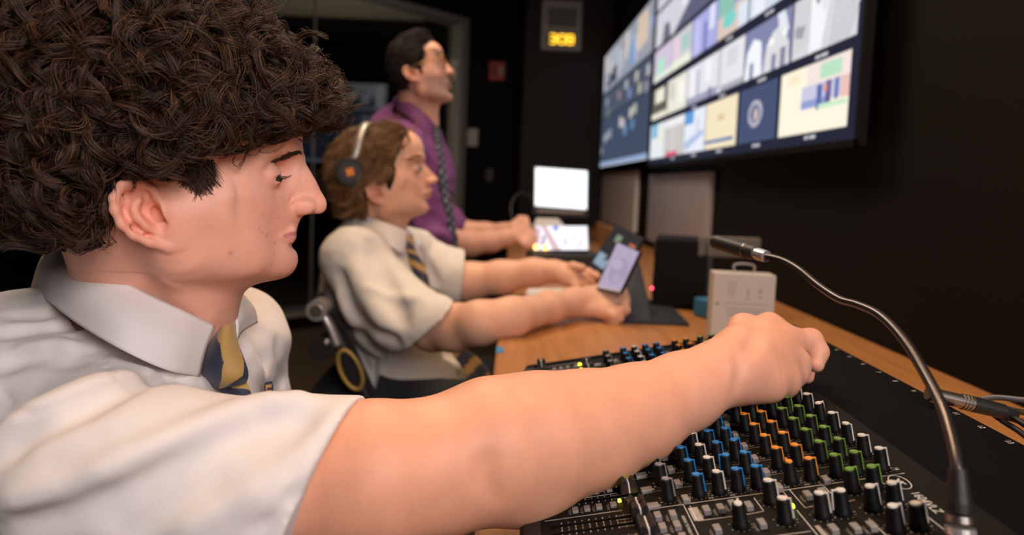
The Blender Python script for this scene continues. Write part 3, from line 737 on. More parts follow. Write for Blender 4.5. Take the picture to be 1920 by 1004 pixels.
    for i, xc in slots:
        y = i*PT
        bm = bmesh.new(); bx(bm, (-0.073, y, 0.0002), (0.068, 0.0016, 0.0006)); flat(obj('fader_slot', bm, MT['slot']))
        o = link('fader_cap', CM, None, t); o.location = (xc, y, 0.0008); o.rotation_euler = (0, 0, 0)
        link('cap_line', CL, None, o)
        for side in (-1, 1):
            for q in range(11):
                x = -0.0995+0.0048*q; seg(marks if q % 2 == 0 else dim, x, y+side*0.0022, x, y+side*0.0042, 0.0005)
            seg(marks, -0.049, y+side*0.0028, -0.060, y+side*0.0028, 0.0003)
    # silk-screen frames between channels
    for k in range(16):
        y = (k-0.42)*PT
        seg(marks if k == 0 else dim, -0.0385, y, 0.1395, y, 0.0006 if k == 0 else 0.0004)
        seg(marks, -0.1112, (k+0.80)*PT if k else 0.80*PT, -0.0560, (k+0.80)*PT, 0.0006)
        seg(dim, 0.120, (k-0.42)*PT, 0.136, (k-0.42)*PT, 0.0004)
        for x in (-0.0125, 0.0065, 0.0215, 0.049, 0.0595, 0.0735, 0.0905, 0.1045, 0.1215):   # printed figures beside the knobs
            for q in range(3): seg(dim, x+0.0011*q-0.001, y+0.0022+0.0009*(q % 2), x+0.0011*q-0.001, y+0.0046, 0.0005)
        seg(dim, -0.0085, y+0.002, -0.0065, y+0.011, 0.0005)
        for x in (-0.0278, 0.1345):
            for q in range(3): seg(dim, x, k*PT-0.004+0.003*q, x+0.0018, k*PT-0.003+0.003*q, 0.0005)
    seg(marks, -0.1112, -0.27*PT, -0.0560, -0.27*PT, 0.0006)
    for (xa, ia, xb, ib) in ((-0.0137, -0.42, -0.0137, -4.6), (-0.0137, -0.95, -0.0137, -1.0), (-0.010, -0.55, -0.010, -1.35), (-0.010, -1.40, 0.020, -1.42), (0.034, -0.6, 0.034, -1.35), (0.034, -1.38, 0.022, -1.42),
                             (0.0540, -1.55, 0.0540, -4.6), (0.060, -0.42, 0.060, -1.5), (0.060, -1.5, 0.068, -1.45), (0.055, -0.42, 0.055, -0.8), (0.083, -0.45, 0.083, -1.5), (0.083, -1.5, 0.093, -1.45), (0.090, -2.4, 0.090, -4.6),
                             (0.118, -0.45, 0.1215, -1.1), (0.1215, -1.9, 0.1235, -4.6), (-0.040, -0.42, -0.040, -4.6), (0.019, -2.6, 0.052, -2.62), (0.02, -3.6, 0.05, -3.6)):
        seg(marks, xa, ia*PT, xb, ib*PT, 0.0005)
    # printed block and logo oval
    def quad(bm, x0, i0, x1, i1, z=0.0003):
        vs = [bm.verts.new((x, i*PT, z)) for x, i in ((x0, i0), (x1, i0), (x1, i1), (x0, i1))]; f = bm.faces.new(vs); f.normal_update()
        if f.normal.z < 0: f.normal_flip()
    quad(dim, -0.0120, -0.66, -0.0055, -1.38)
    quad(dim, 0.0565, -2.4, 0.0595, -3.9)
    cx_, cy_ = 0.1300, -0.86*PT
    for k in range(40):
        a, b = 2*math.pi*k/40, 2*math.pi*(k+1)/40
        seg(marks, cx_+0.0055*math.cos(a), cy_+0.0105*math.sin(a), cx_+0.0055*math.cos(b), cy_+0.0105*math.sin(b), 0.0006)
    # small running-figure mark inside the oval
    for (xa, ya, xb, yb) in ((0.0024, 0.0005, 0.0006, -0.0012), (0.0006, -0.0012, -0.0022, 0.0010), (0.0006, -0.0012, -0.0020, -0.0036), (0.0014, -0.0006, 0.0022, -0.0040), (0.0014, -0.0006, -0.0002, 0.0034), (0.0006, 0.0034, 0.0020, 0.0050)):
        seg(marks, cx_+xa, cy_+ya, cx_+xb, cy_+yb, 0.0010)
    tag(flat(obj('silkscreen_marks', marks, MT['ink'])), kind='stuff'); tag(flat(obj('worn_silkscreen_marks', dim, MT['inkdim'])), kind='stuff')
    # printed words, reading along the console towards the camera
    def word(s_, x, i, size, m=MT['ink']):
        o = text('printed_words', s_, (x, i*PT, 0), (0, -1, 0), (1, 0, 0), size, m, t, 0.0006)
    word('1604VLZ', 0.1305, -2.05, 0.0078); word('16', 0.1378, -0.12, 0.0042); word('ASSIGN TO MAIN MIX', -0.0178, -1.62, 0.0030)
    word('16', -0.0300, -0.30, 0.0036); word('15', -0.0300, 0.72, 0.0036); word('14', -0.0300, 1.74, 0.0036)
    # LEDs
    LM = {}
    def led(x, i, m, r=0.0016):
        if (m, r) not in LM:
            bm = bmesh.new(); cyl(bm, (0, 0, 0), (0, 0, 0.0012), r, r, 12); sph(bm, (0, 0, 0.0012), (r, r, r*0.8), 6)
            me = bpy.data.meshes.new('indicator_light'); bm.to_mesh(me); bm.free(); me.materials.append(MT[m]); LM[(m, r)] = me
        o = link('indicator_light', LM[(m, r)], None, t); o.location = (x, i*PT, 0)
    led(0.0522, -0.95, 'ledred', 0.0022); led(0.0524, -1.36, 'ledgreen', 0.0022)
    for k in range(16):
        led(-0.0440+0.0, k+0.20, 'ledgreen' if k in (0, 1) else 'leddark', 0.0015)
        led(-0.0560, k+0.28, 'ledyellow' if k in (0, 1, 14, 15) else 'leddark', 0.0022 if k > 1 else 0.0013); led(-0.0510, k+0.24, 'ledred' if k in (14, 15) else 'leddark', 0.0016)
    led(-0.0475, 0.05, 'ledred', 0.0017)
    # flat black jack pod lying behind the knobs; numbers printed along its rear edge
    SP = 1.30; v0 = np.array([0.30421081, 0.31799041, 0.89922228])
    B_ = lambda i: CAM+SP*(v0+E1*(0.0254*i)-CAM)
    lp = lambda p: Vector((float((p-MO) @ E2), float((p-MO) @ E1), float((p-MO) @ EN)))
    ia, ib = -3.0, 16.6
    a0, a1 = lp(B_(ia)+E2*0.0005), lp(B_(ib)+E2*0.0005)
    sec0 = [(0.159, -0.007), (0.1605, -0.0055), (a0.x+0.001, a0.z+0.0008), (a0.x+0.004, a0.z-0.003), (a0.x+0.002, hz(a0.x)+0.001), (0.1605, hz(0.16)+0.001)]
    sec1 = [(0.159, -0.007), (0.1605, -0.0055), (a1.x+0.001, a1.z+0.0008), (a1.x+0.004, a1.z-0.003), (a1.x+0.002, hz(a1.x)+0.001), (0.1605, hz(0.16)+0.001)]
    bm = bmesh.new(); a = [bm.verts.new((x, a0.y, z)) for x, z in sec0]; b = [bm.verts.new((x, a1.y, z)) for x, z in sec1]
    bm.faces.new(a); bm.faces.new(b[::-1])
    for k in range(len(a)): bm.faces.new((a[k], b[k], b[(k+1) % len(a)], a[(k+1) % len(a)]))
    bmesh.ops.recalc_face_normals(bm, faces=bm.faces); flat(obj('jack_pod', bm, MT['pod']))
    u = Vector((1, 0, (a0.z+0.0055)/(a0.x-0.16))).normalized()
    zc = Vector((-u.z, 0, u.x))
    for k in range(-1, 16):
        p = lp(B_(k+0.5))
        if 16-k >= 2:
            q = lp(B_(k)); c_ = Vector((q.x, q.y, q.z))-u*0.0055+zc*0.001
            text('channel_number', str(16-k), tuple(c_), (0, -1, 0), tuple(u), 0.0066, MT['ink'], t, 0.0004)
    bpy.context.view_layer.update()
mixer()

# ---------------------------------------------------------------- gooseneck microphone on the console
def gooseneck():
    path = [(1801, 1008, .362), (1799, 930, .366), (1796, 886, .370), (1784, 825, .385), (1762, 755, .408), (1728, 690, .440), (1690, 632, .472), (1650, 592, .505), (1610, 573, .540), (1575, 562, .570), (1535, 536, .610), (1497, 505, .650), (1465, 488, .69), (1432, 480, .72)]
    pts = [P(*p) for p in path]; t = thing('gooseneck_microphone', 'slim metal gooseneck microphone with black head arching over the mixing console', 'microphone', pts[0])
    S = spline(pts, 14); base = S[:26]; arm = S[26:]
    # ribbed arm : closely wound coil rings
    L = [0.0]
    for a, b in zip(arm, arm[1:]): L.append(L[-1]+np.linalg.norm(b-a))
    n = int(L[-1]/0.0011); ss = np.linspace(0, L[-1], n); A = np.stack([np.interp(ss, L, [p[k] for p in arm]) for k in range(3)], 1)
    bm = bmesh.new(); R = [0.0031+(0.00050 if k % 2 else -0.00040) for k in range(n)]; tube(bm, A, R, 12)
    keep(obj('flexible_neck', bm, MT['neck'], smooth=True), t)
    b0, b1, b2, b3 = [np.array(pts[k]) for k in (0, 1, 2, 3)]
    up = (b2-b0)/np.linalg.norm(b2-b0)
    bm = bmesh.new(); cyl(bm, b2-up*0.016, b2+up*0.002, 0.0064, 0.0046, 24); cyl(bm, b2-up*0.021, b2-up*0.016, 0.0064, 0.0064, 24); keep(obj('strain_relief', bm, MT['blk'], smooth=False), t)
    for k in range(3):
        c = b2-up*(0.0225+0.0065*k); bm = bmesh.new(); cyl(bm, c-up*0.0035, c, 0.0072+0.0006*k, 0.0068+0.0006*k, 26); keep(obj('threaded_collar', bm, MT['chrome' if k != 0 else 'steel']), t)
    c = b2-up*0.040; foot = np.array([c[0], c[1], c[2]]); bm = bmesh.new(); cyl(bm, c-up*0.012, c+up*0.004, 0.0090, 0.0082, 26); keep(obj('mounting_socket', bm, MT['blk']), t)
    h0 = np.array(pts[-1]); h1 = P(1342, 454, .80); d = (h1-h0)/np.linalg.norm(h1-h0)
    bm = bmesh.new(); cyl(bm, h0-d*0.004, h0+d*0.012, 0.0062, 0.0066, 20); keep(obj('neck_collar', bm, MT['chrome'], smooth=False), t)
    bm = bmesh.new(); cyl(bm, h0+d*0.012, h0+d*0.030, 0.0076, 0.0082, 24); cyl(bm, h0+d*0.030, h1, 0.0082, 0.0082, 24); keep(obj('microphone_head', bm, MT['blk']), t)
    bm = bmesh.new(); cyl(bm, h0+d*0.028, h0+d*0.0295, 0.0086, 0.0086, 24); keep(obj('head_ring', bm, MT['steel']), t)
gooseneck()

# ---------------------------------------------------------------- plug and cables at the right
def plug():
    a = P(1764, 744, .60); b = P(1822, 758, .598); d = (b-a)/np.linalg.norm(b-a)
    t = thing('cable_plug', 'silver barrelled audio plug with black boot behind the console', 'plug', a)
    bm = bmesh.new(); cyl(bm, a-d*0.012, b, 0.0058, 0.0066, 24); cyl(bm, b-d*0.009, b-d*0.0075, 0.0071, 0.0071, 24); cyl(bm, b-d*0.006, b-d*0.0045, 0.0071, 0.0071, 24); cyl(bm, b-d*0.003, b-d*0.0015, 0.0071, 0.0071, 24)
    keep(obj('barrel', bm, MT['steel'], smooth=False), t)
    c = P(1905, 775, .60); bm = bmesh.new(); cyl(bm, b, b+d*0.028, 0.0072, 0.0066, 22); cyl(bm, b+d*0.028, b+d*0.040, 0.0060, 0.0035, 22)
    keep(obj('boot', bm, MT['blk']), t)
    cols = [('cable_sheath_black', (0.015, 0.015, 0.016)), ('cable_sheath_grey', (0.12, 0.12, 0.13)), ('cable_sheath_brown', (0.10, 0.035, 0.02)), ('cable_sheath_olive', (0.09, 0.08, 0.025)), ('cable_sheath_dark', (0.03, 0.028, 0.03))]
    paths = [[(1850, 760, .618), (1885, 776, .60), (1925, 800, .58), (1990, 850, .56)], [(1840, 750, .63), (1870, 746, .62), (1925, 751, .60), (2000, 752, .58)],
             [(1845, 758, .63), (1885, 782, .61), (1925, 792, .59), (1990, 800, .57)], [(1845, 762, .62), (1880, 765, .62), (1925, 775, .60), (1995, 780, .58)], [(1845, 765, .61), (1880, 790, .60), (1922, 818, .58), (1990, 880, .56)]]
    names = ['black', 'grey', 'reddish-brown', 'olive', 'charcoal']
    for (nm, c_), p, n_ in zip(cols, paths, names):
        bm = bmesh.new(); tube(bm, spline([P(*q) for q in p], 8), 0.0026, 10)
        tag(obj('audio_cable', bm, mat(nm, c_, 0.45), smooth=True), n_+' audio cable in the bundle leaving the silver plug', 'cable', 'audio cables at the right')
plug()

# ---------------------------------------------------------------- white box on the desk
def box_on_desk():
    B = Pz(1336, 648, DZ); w_, d_, h_ = 0.112, 0.050, 0.135
    t = thing('product_box', 'small white cardboard box with grey print standing behind the reaching hand', 'box', B+[w_/2, d_/2, 0], rot=(0, 0, math.radians(-8)))
    bm = bmesh.new(); bx(bm, (0, 0, h_/2+0.001), (w_, d_, h_-0.002), bev=0.0012); obj('carton', bm, MT['cardboard'], t)
    y = -d_/2-0.0003
    for x0, z0, x1, z1 in ((-0.030, 0.118, -0.012, 0.119), (-0.030, 0.112, -0.013, 0.113), (-0.030, 0.106, -0.014, 0.107), (-0.030, 0.100, -0.015, 0.101), (-0.030, 0.094, -0.018, 0.095), (0.004, 0.108, 0.010, 0.109), (0.006, 0.098, 0.010, 0.1035),
                           (0.005, 0.090, 0.011, 0.092), (0.026, 0.110, 0.032, 0.111), (0.026, 0.102, 0.033, 0.106), (0.027, 0.092, 0.032, 0.095), (-0.034, 0.080, 0.046, 0.0808), (-0.030, 0.070, 0.040, 0.071), (-0.030, 0.064, 0.036, 0.065), (-0.030, 0.058, 0.040, 0.059)):
        bm = bmesh.new(); bx(bm, ((x0+x1)/2, y, (z0+z1)/2), (x1-x0, 0.0005, z1-z0)); obj('print_line', bm, MT['greyprint'], t)
    bm = bmesh.new(); v = cyl(bm, (-0.047, y-0.0003, 0.078), (-0.047, y+0.0006, 0.078), 0.0022, 0.0022, 12); obj('print_dot', bm, MT['blk'], t)
    bm = bmesh.new(); tube(bm, spline([(-0.012, 0.01, h_-0.002), (-0.012, 0.012, h_+0.014), (0.022, 0.012, h_+0.014), (0.022, 0.01, h_-0.002)], 4), 0.002, 8); obj('hang_tab', bm, MT['clockbody'], t, smooth=True)
    # small grey device with stand right behind it
    B2 = Pz(1372, 588, DZ); t2 = thing('small_monitor_rear', 'small dark grey device on a stand behind the white box', 'device', B2)
    q = lambda x, z, yy=0.0: (x, yy, z)
    bm = bmesh.new(); bx(bm, (-0.01, 0.02, 0.155), (0.15, 0.02, 0.05), bev=0.006); obj('housing', bm, MT['clockgrille'], t2)
    bm = bmesh.new(); bx(bm, (-0.055, 0.02, 0.07), (0.018, 0.018, 0.13), bev=0.003); bx(bm, (-0.03, 0.02, 0.006), (0.12, 0.09, 0.012), bev=0.003); obj('stand', bm, MT['blk'], t2)
box_on_desk()

# ---------------------------------------------------------------- loudspeaker and desk clutter in mid-field
def speaker():
    B = Pz(1258, 588, DZ); w_, d_ = 0.125, 0.16; zt_ = P(1265, 452, B[1])[2]; h_ = zt_-DZ
    t = thing('desktop_speaker', 'black desktop loudspeaker standing between the tablet stand and the white box', 'speaker', (B[0]+0.05, B[1]+0.13, DZ), rot=(0, 0, math.radians(-14)))
    bm = bmesh.new(); bx(bm, (0, 0, h_/2+0.0015), (w_, d_, h_-0.003), bev=0.006); obj('cabinet', bm, MT['blkmatte'], t)
    bm = bmesh.new(); cyl(bm, (-w_/2-0.003, -0.01, h_*0.36), (-w_/2+0.001, -0.01, h_*0.36), 0.048, 0.048, 32); obj('woofer', bm, MT['blk'], t)
    bm = bmesh.new(); cyl(bm, (-w_/2-0.003, -0.01, h_*0.78), (-w_/2+0.001, -0.01, h_*0.78), 0.018, 0.018, 24); obj('tweeter', bm, MT['blk'], t)
    bm = bmesh.new(); sph(bm, (-w_/2-0.003, -0.062, 0.045), 0.0035, 6); obj('power_light', bm, MT['ledred'], t)
speaker()
def slab(name, label, cat, corners, th, m, extra=None, group=None):
    c = np.mean(corners, 0); t = thing(name, label, cat, c, group)
    v = [np.array(p) for p in corners]; n = np.cross(v[1]-v[0], v[3]-v[0]); n /= np.linalg.norm(n)
    V = v+[p-n*th for p in v]; F_ = [(0, 1, 2, 3), (7, 6, 5, 4), (0, 4, 5, 1), (1, 5, 6, 2), (2, 6, 7, 3), (3, 7, 4, 0)]
    keep(pyobj('body', V, F_, m), t); return t, n
# tablet leaning on its folio stand; dark interface
def quadimg(name, img, corners, lift, n, parent, inset=0.06):
    v = [np.array(p) for p in corners]; c = np.mean(v, 0); v = [p+(c-p)*inset+n*lift for p in v]
    # bilinear patch, corners: ll, lr, ur, ul
    h, w_, _ = img.shape; u = np.linspace(0, 1, w_)[None, :, None]; s_ = np.linspace(1, 0, h)[:, None, None]
    pts = (v[0]*(1-u)+v[1]*u)*(1-s_)+(v[3]*(1-u)+v[2]*u)*s_
    idx = np.arange(h*w_).reshape(h, w_); q = np.stack([idx[1:, :-1], idx[1:, 1:], idx[:-1, 1:], idx[:-1, :-1]], -1).reshape(-1, 4)
    me = bpy.data.meshes.new(name); me.from_pydata(pts.reshape(-1, 3).tolist(), [], q.tolist())
    ca = me.color_attributes.new('tint', 'FLOAT_COLOR', 'POINT'); ca.data.foreach_set('color', np.concatenate([img.reshape(-1, 3), np.ones((h*w_, 1))], 1).astype(np.float32).ravel())
    o = link(name, me, SCRM); keep(o, parent); return o
def tablets():
    # black tablet propped up behind the phone (screen faces the boy, so it shows dark with a few marks)
    c = [P(1100, 505, 1.74), P(1152, 545, 1.60), P(1206, 447, 1.70), P(1155, 420, 1.84)]
    t, n = slab('tablet', 'black tablet with dark interface propped behind the phone', 'tablet', c, 0.009, MT['blk'])
    cv = Canvas(60, 60, (0.008, 0.009, 0.014)); cv.r(.25, .15, .45, .3, (.20, .26, .17)); cv.r(.4, .3, .6, .42, (.17, .22, .15)); cv.r(.05, .6, .45, .85, (.25, .36, .46)); cv.r(.75, .18, .97, .3, (.55, .13, .08)); cv.r(.8, .3, .97, .36, (.45, .28, .24)); cv.r(.5, .5, .58, .54, (.12, .12, .18))
    quadimg('screen', cv.a, c, 0.0012, n, t, 0.05)
    # phone held in the right hand
    c = [P(1118, 542, 1.47), P(1163, 551, 1.42), P(1201, 472, 1.44), P(1158, 453, 1.49)]
    t, n = slab('smartphone', 'smartphone with pale lilac screen held by the seated boy', 'phone', c, 0.008, MT['blk'])
    cv = Canvas(40, 70, (.44, .38, .52)); cv.e(.55, .55, .36, .30, (.38, .31, .44)); cv.e(.4, .42, .2, .1, (.47, .42, .54)); cv.e(.6, .7, .16, .1, (.42, .36, .48)); cv.r(0, .94, 1, 1, (.55, .40, .40))
    quadimg('screen', cv.a, c, 0.0012, n, t, 0.05)
    # folio keyboard cover on the desk
    zz = DZ+0.001; q = [Pz(1150, 606, zz), Pz(1292, 612, zz), Pz(1246, 566, zz), Pz(1120, 566, zz)]
    q = [p*[1, 1, 0]+[0, 0, DZ+0.007] for p in q]
    t, n = slab('tablet_folio', 'dark blue folio cover lying open on the desk under the tablet', 'cover', q, 0.006, MT['folio'])
    # folio flap rising to the tablet back
    q = [P(1175, 604, 1.44), P(1222, 604, 1.45), P(1196, 490, 1.62), P(1165, 500, 1.60)]
    V = [np.array(p) for p in q]; bmv = V+[p+np.array([0.004, 0.004, 0]) for p in V]
    keep(pyobj('support_flap', bmv, [(0, 1, 2, 3), (7, 6, 5, 4), (0, 4, 5, 1), (1, 5, 6, 2), (2, 6, 7, 3), (3, 7, 4, 0)], MT['folio']), t)
    # sheets of paper, blue tape
    q = [Pz(985, 556, DZ+.0012), Pz(1075, 556, DZ+.0012), Pz(1070, 541, DZ+.0012), Pz(990, 541, DZ+.0012)]
    t, n = slab('paper_sheet', 'white sheet of paper under the seated boy\'s forearms', 'paper', q, 0.0008, MT['paper'])
    q = [Pz(930, 662, DZ+.001), Pz(946, 661, DZ+.001), Pz(942, 650, DZ+.001), Pz(931, 650, DZ+.001)]
    slab('blue_tape', 'small piece of blue masking tape on the desk front edge', 'tape', q, 0.0006, MT['bluetape'])
    B = Pz(1300, 590, DZ); bm = bmesh.new(); bx(bm, (B[0]+.02, B[1]-0.03, DZ+0.022), (0.035, 0.05, 0.042), basis((0.9, 0.4, 0), (-0.4, 0.9, 0), (0, 0, 1)), bev=0.004)
    tag(obj('blue_packet', bm, mat('blue_packet_card', (0.03, 0.17, 0.33), 0.6, var=0.1)), 'small blue packet on the desk beside the speaker', 'packet')
tablets()
def switcher():
    # control surface with screen, by the standing man's hands
    Y = 2.35; c = [P(1000, 470, Y), P(1104, 470, Y), P(1102, 424, Y+0.10), P(1004, 424, Y+0.10)]
    z0 = DZ+0.001
    t = thing('video_switcher', 'white-lit tablet screen on a black control unit by the standing man\'s hands', 'tablet', (c[0][0]+0.09, Y, DZ))
    V = [np.array(p) for p in c]; n = np.cross(V[1]-V[0], V[3]-V[0]); n /= np.linalg.norm(n)
    W_ = V+[p-n*0.012 for p in V]; keep(pyobj('tablet_shell', W_, [(0, 1, 2, 3), (7, 6, 5, 4), (0, 4, 5, 1), (1, 5, 6, 2), (2, 6, 7, 3), (3, 7, 4, 0)], MT['blk']), t)
    cv = Canvas(80, 40, (1.15, 1.12, 1.22)); cv.poly([(.1, 0), (.2, 0), (.5, 1), (.35, 1)], (.75, .5, .55)); cv.r(.14, .4, .2, .9, (.4, .3, .45)); cv.r(.34, 0, .44, .2, (.2, .3, 1.0)); cv.r(.55, .5, .6, .8, (.6, .6, .75)); cv.r(.7, .35, .75, .6, (.75, .75, .85)); cv.r(.0, .1, .1, .9, (.75, .45, .5)); cv.poly([(.8, .9), (.9, .3), (.93, .3), (.86, .9)], (.7, .7, .8))
    quadimg('screen', cv.a, c, 0.001, n, t, 0.02)
    bm = bmesh.new(); a = V[0]; bx(bm, (a[0]+0.10, Y+0.03, DZ+0.03), (0.24, 0.16, 0.058), bev=0.006); keep(obj('control_base', bm, MT['blk']), t)
    for (px, py, m) in ((997, 437, 'ledgreen'), (1005, 463, 'ledorange'), (1023, 464, 'ledorange')):
        p = P(px, py, Y-0.01); bm = bmesh.new(); cyl(bm, p+[0, 0.012, -0.002], p, 0.0085, 0.0085, 16); keep(obj('lit_button', bm, MT[m]), t)
    # white slate on the desk behind
    q = [Pz(985, 421, DZ+0.03), Pz(1060, 421, DZ+0.03), Pz(1040, 409, DZ+0.03), Pz(1000, 408, DZ+0.03)]
    q = [P(1000, 423, 2.75), P(1058, 423, 2.75), P(1046, 410, 2.9), P(1006, 409, 2.9)]
    slab('paper_stack', 'white paper stack lying beyond the lit tablet screen', 'paper', q, 0.10, MT['paper'])
    # bright monitor
    Y = 3.55; t = thing('computer_monitor', 'small monitor with blank bright white screen on the far desk end', 'monitor', P(1052, 352, Y))
    a, b, c2, d = P(1003, 386, Y), P(1100, 393, Y), P(1101, 321, Y), P(1004, 314, Y)
    V = [a, b, c2, d]; cc = np.mean(V, 0); n = np.array([0, -1.0, 0]); n = np.cross(V[1]-V[0], V[3]-V[0]); n /= np.linalg.norm(n)
    O_ = [p+(p-cc)/np.linalg.norm(p-cc)*0.012 for p in V]; O_[0] = O_[0]-[0, 0, 0.035]; O_[1] = O_[1]-[0, 0, 0.035]
    W_ = [p-n*0.001 for p in O_]+[p-n*0.03 for p in O_]; keep(pyobj('housing', W_, [(0, 1, 2, 3), (7, 6, 5, 4), (0, 4, 5, 1), (1, 5, 6, 2), (2, 6, 7, 3), (3, 7, 4, 0)], MT['blk']), t)
    cv = Canvas(20, 14, (1.5, 1.55, 1.6)); quadimg('screen', cv.a, V, 0.0005, n, t, 0.0)
    e = (V[0]+V[1])/2; bm = bmesh.new(); bx(bm, (e[0], Y, e[2]-0.02), (0.24, 0.004, 0.018), bev=0.001); keep(obj('lower_bezel', bm, MT['clockbody']), t)
    bm = bmesh.new(); bx(bm, (e[0], Y+0.04, (e[2]+DZ)/2), (0.04, 0.02, e[2]-DZ), bev=0.003); bx(bm, (e[0], Y+0.03, DZ+0.006), (0.18, 0.14, 0.012), bev=0.003); keep(obj('stand', bm, MT['blk']), t)
    # wooden riser shelf against the wall
    a = P(1112, 404, 3.3); bm = bmesh.new(); bx(bm, (a[0]+0.06, 3.3, DZ+0.055), (0.02, 0.5, 0.11), bev=0.002)
    tag(obj('desk_riser', bm, MT['desk']), 'orange wood upright board on the far end of the desk', 'shelf')
    # cup-like dark gadget and cable coil near the man's hands
    p = Pz(975, 440, DZ); 
    bm = bmesh.new(); tube(bm, spline([P(962, 420, 2.9), P(958, 385, 2.95), (P(975, 362, 3.0)), P(1000, 372, 3.05)], 8), 0.005, 8)
    tag(obj('headset_band', bm, MT['blk'], smooth=True), 'thin black curved cable loop left of the bright monitor', 'cable')
switcher()

# ================================================================== PEOPLE
def smoothstep(x): x = np.clip(x, 0, 1); return x*x*(3-2*x)
class Head:
    def __init__(s, psi, pitch, ear_px, ref, Y0, lat_ear=0.072, s_=1.0):
        psi, pitch = math.radians(psi), math.radians(pitch)
        s.F = np.array([math.cos(psi)*math.cos(pitch), math.sin(psi)*math.cos(pitch), math.sin(pitch)])
        s.S = np.array([math.sin(psi), -math.cos(psi), 0.0]); s.U = np.cross(s.S, s.F); s.B = np.stack([s.F, s.S, s.U])
        s.M0 = P(ref[0], ref[1], Y0); s.s = s_
        s.o = s.K(ear_px[0], ear_px[1], lat_ear*s_)-s.S*lat_ear*s_
    def K(s, px, py, lat=0.0):
        d = ray(px, py); t = ((s.M0+s.S*lat-CAM) @ s.S)/(d @ s.S); return CAM+d*t
    def L(s, f, l, u): return s.o+s.F*f*s.s+s.S*l*s.s+s.U*u*s.s
    def loc(s, p): return ((p-s.o) @ s.B.T)/s.s
EARH = [(-6.5, 9.5), (-13, 20.5), (-22.5, 27.5), (-33, 23.5), (-38.5, 13.5), (-38, 4), (-34, -7), (-26, -16.5), (-15, -22.5), (-1.5, -27), (8, -25), (11, -19), (8, -11)]
EARA = [(-21, 19), (-25, 11), (-27, 4), (-24.5, -3), (-19, -9), (-12, -13)]
def clip_profile(f, H, prof, R, k, box, back=-.25, grow=0.0):
    """keep the face behind the mid-line profile (list of head coordinates F,U from forehead down to the throat)"""
    s = H.s; pl = [H.loc(H.K(*q, 0)) for q in prof]; pts = [(a[0]*s, a[2]*s) for a in pl]
    poly = [(pts[0][0], .4)]+pts+[(pts[-1][0]-.01, -.5), (back, -.5), (back, .4)]
    lo = np.array([-.10, -.16])*1.0; h = .001; nx, ny = 300, 300
    gx = lo[0]+np.arange(nx)*h; gy = lo[1]+np.arange(ny)*h; X, Y = np.meshgrid(gx, gy, indexing='ij')
    dist = np.full(X.shape, 1e9); ins = np.zeros(X.shape, bool); n = len(poly)
    for i in range(n):
        (xa, ya), (xb, yb) = poly[i], poly[(i+1) % n]; dx, dy = xb-xa, yb-ya; L2 = dx*dx+dy*dy+1e-12
        t = np.clip(((X-xa)*dx+(Y-ya)*dy)/L2, 0, 1); dist = np.minimum(dist, np.hypot(X-xa-t*dx, Y-ya-t*dy))
        if ya != yb: c = ((ya > Y) != (yb > Y)) & (X < dx*(Y-ya)/dy+xa); ins ^= c
    T = np.where(ins, -dist, dist).astype(np.float32)
    g = f.sub(*box); sl, X, Y, Z = g
    px, py, pz = X-np.float32(H.o[0]), Y-np.float32(H.o[1]), Z-np.float32(H.o[2])
    cf = px*H.F[0]+py*H.F[1]+pz*H.F[2]; cl = px*H.S[0]+py*H.S[1]+pz*H.S[2]; cu = px*H.U[0]+py*H.U[1]+pz*H.U[2]
    off = np.minimum(cl*cl/(2*R), .06)
    a = np.clip((cf+off-lo[0])/h, 0, nx-1.001); b = np.clip((cu-off*.45-lo[1])/h, 0, ny-1.001)
    ia, ib = a.astype(np.int32), b.astype(np.int32); fa, fb = a-ia, b-ib
    d = -grow+T[ia, ib]*(1-fa)*(1-fb)+T[ia+1, ib]*fa*(1-fb)+T[ia, ib+1]*(1-fa)*fb+T[ia+1, ib+1]*fa*fb
    d = d-np.maximum(np.abs(cl)-.034*s, 0)*.55
    f.put(sl, (-d).astype(np.float32), k, 'sub')
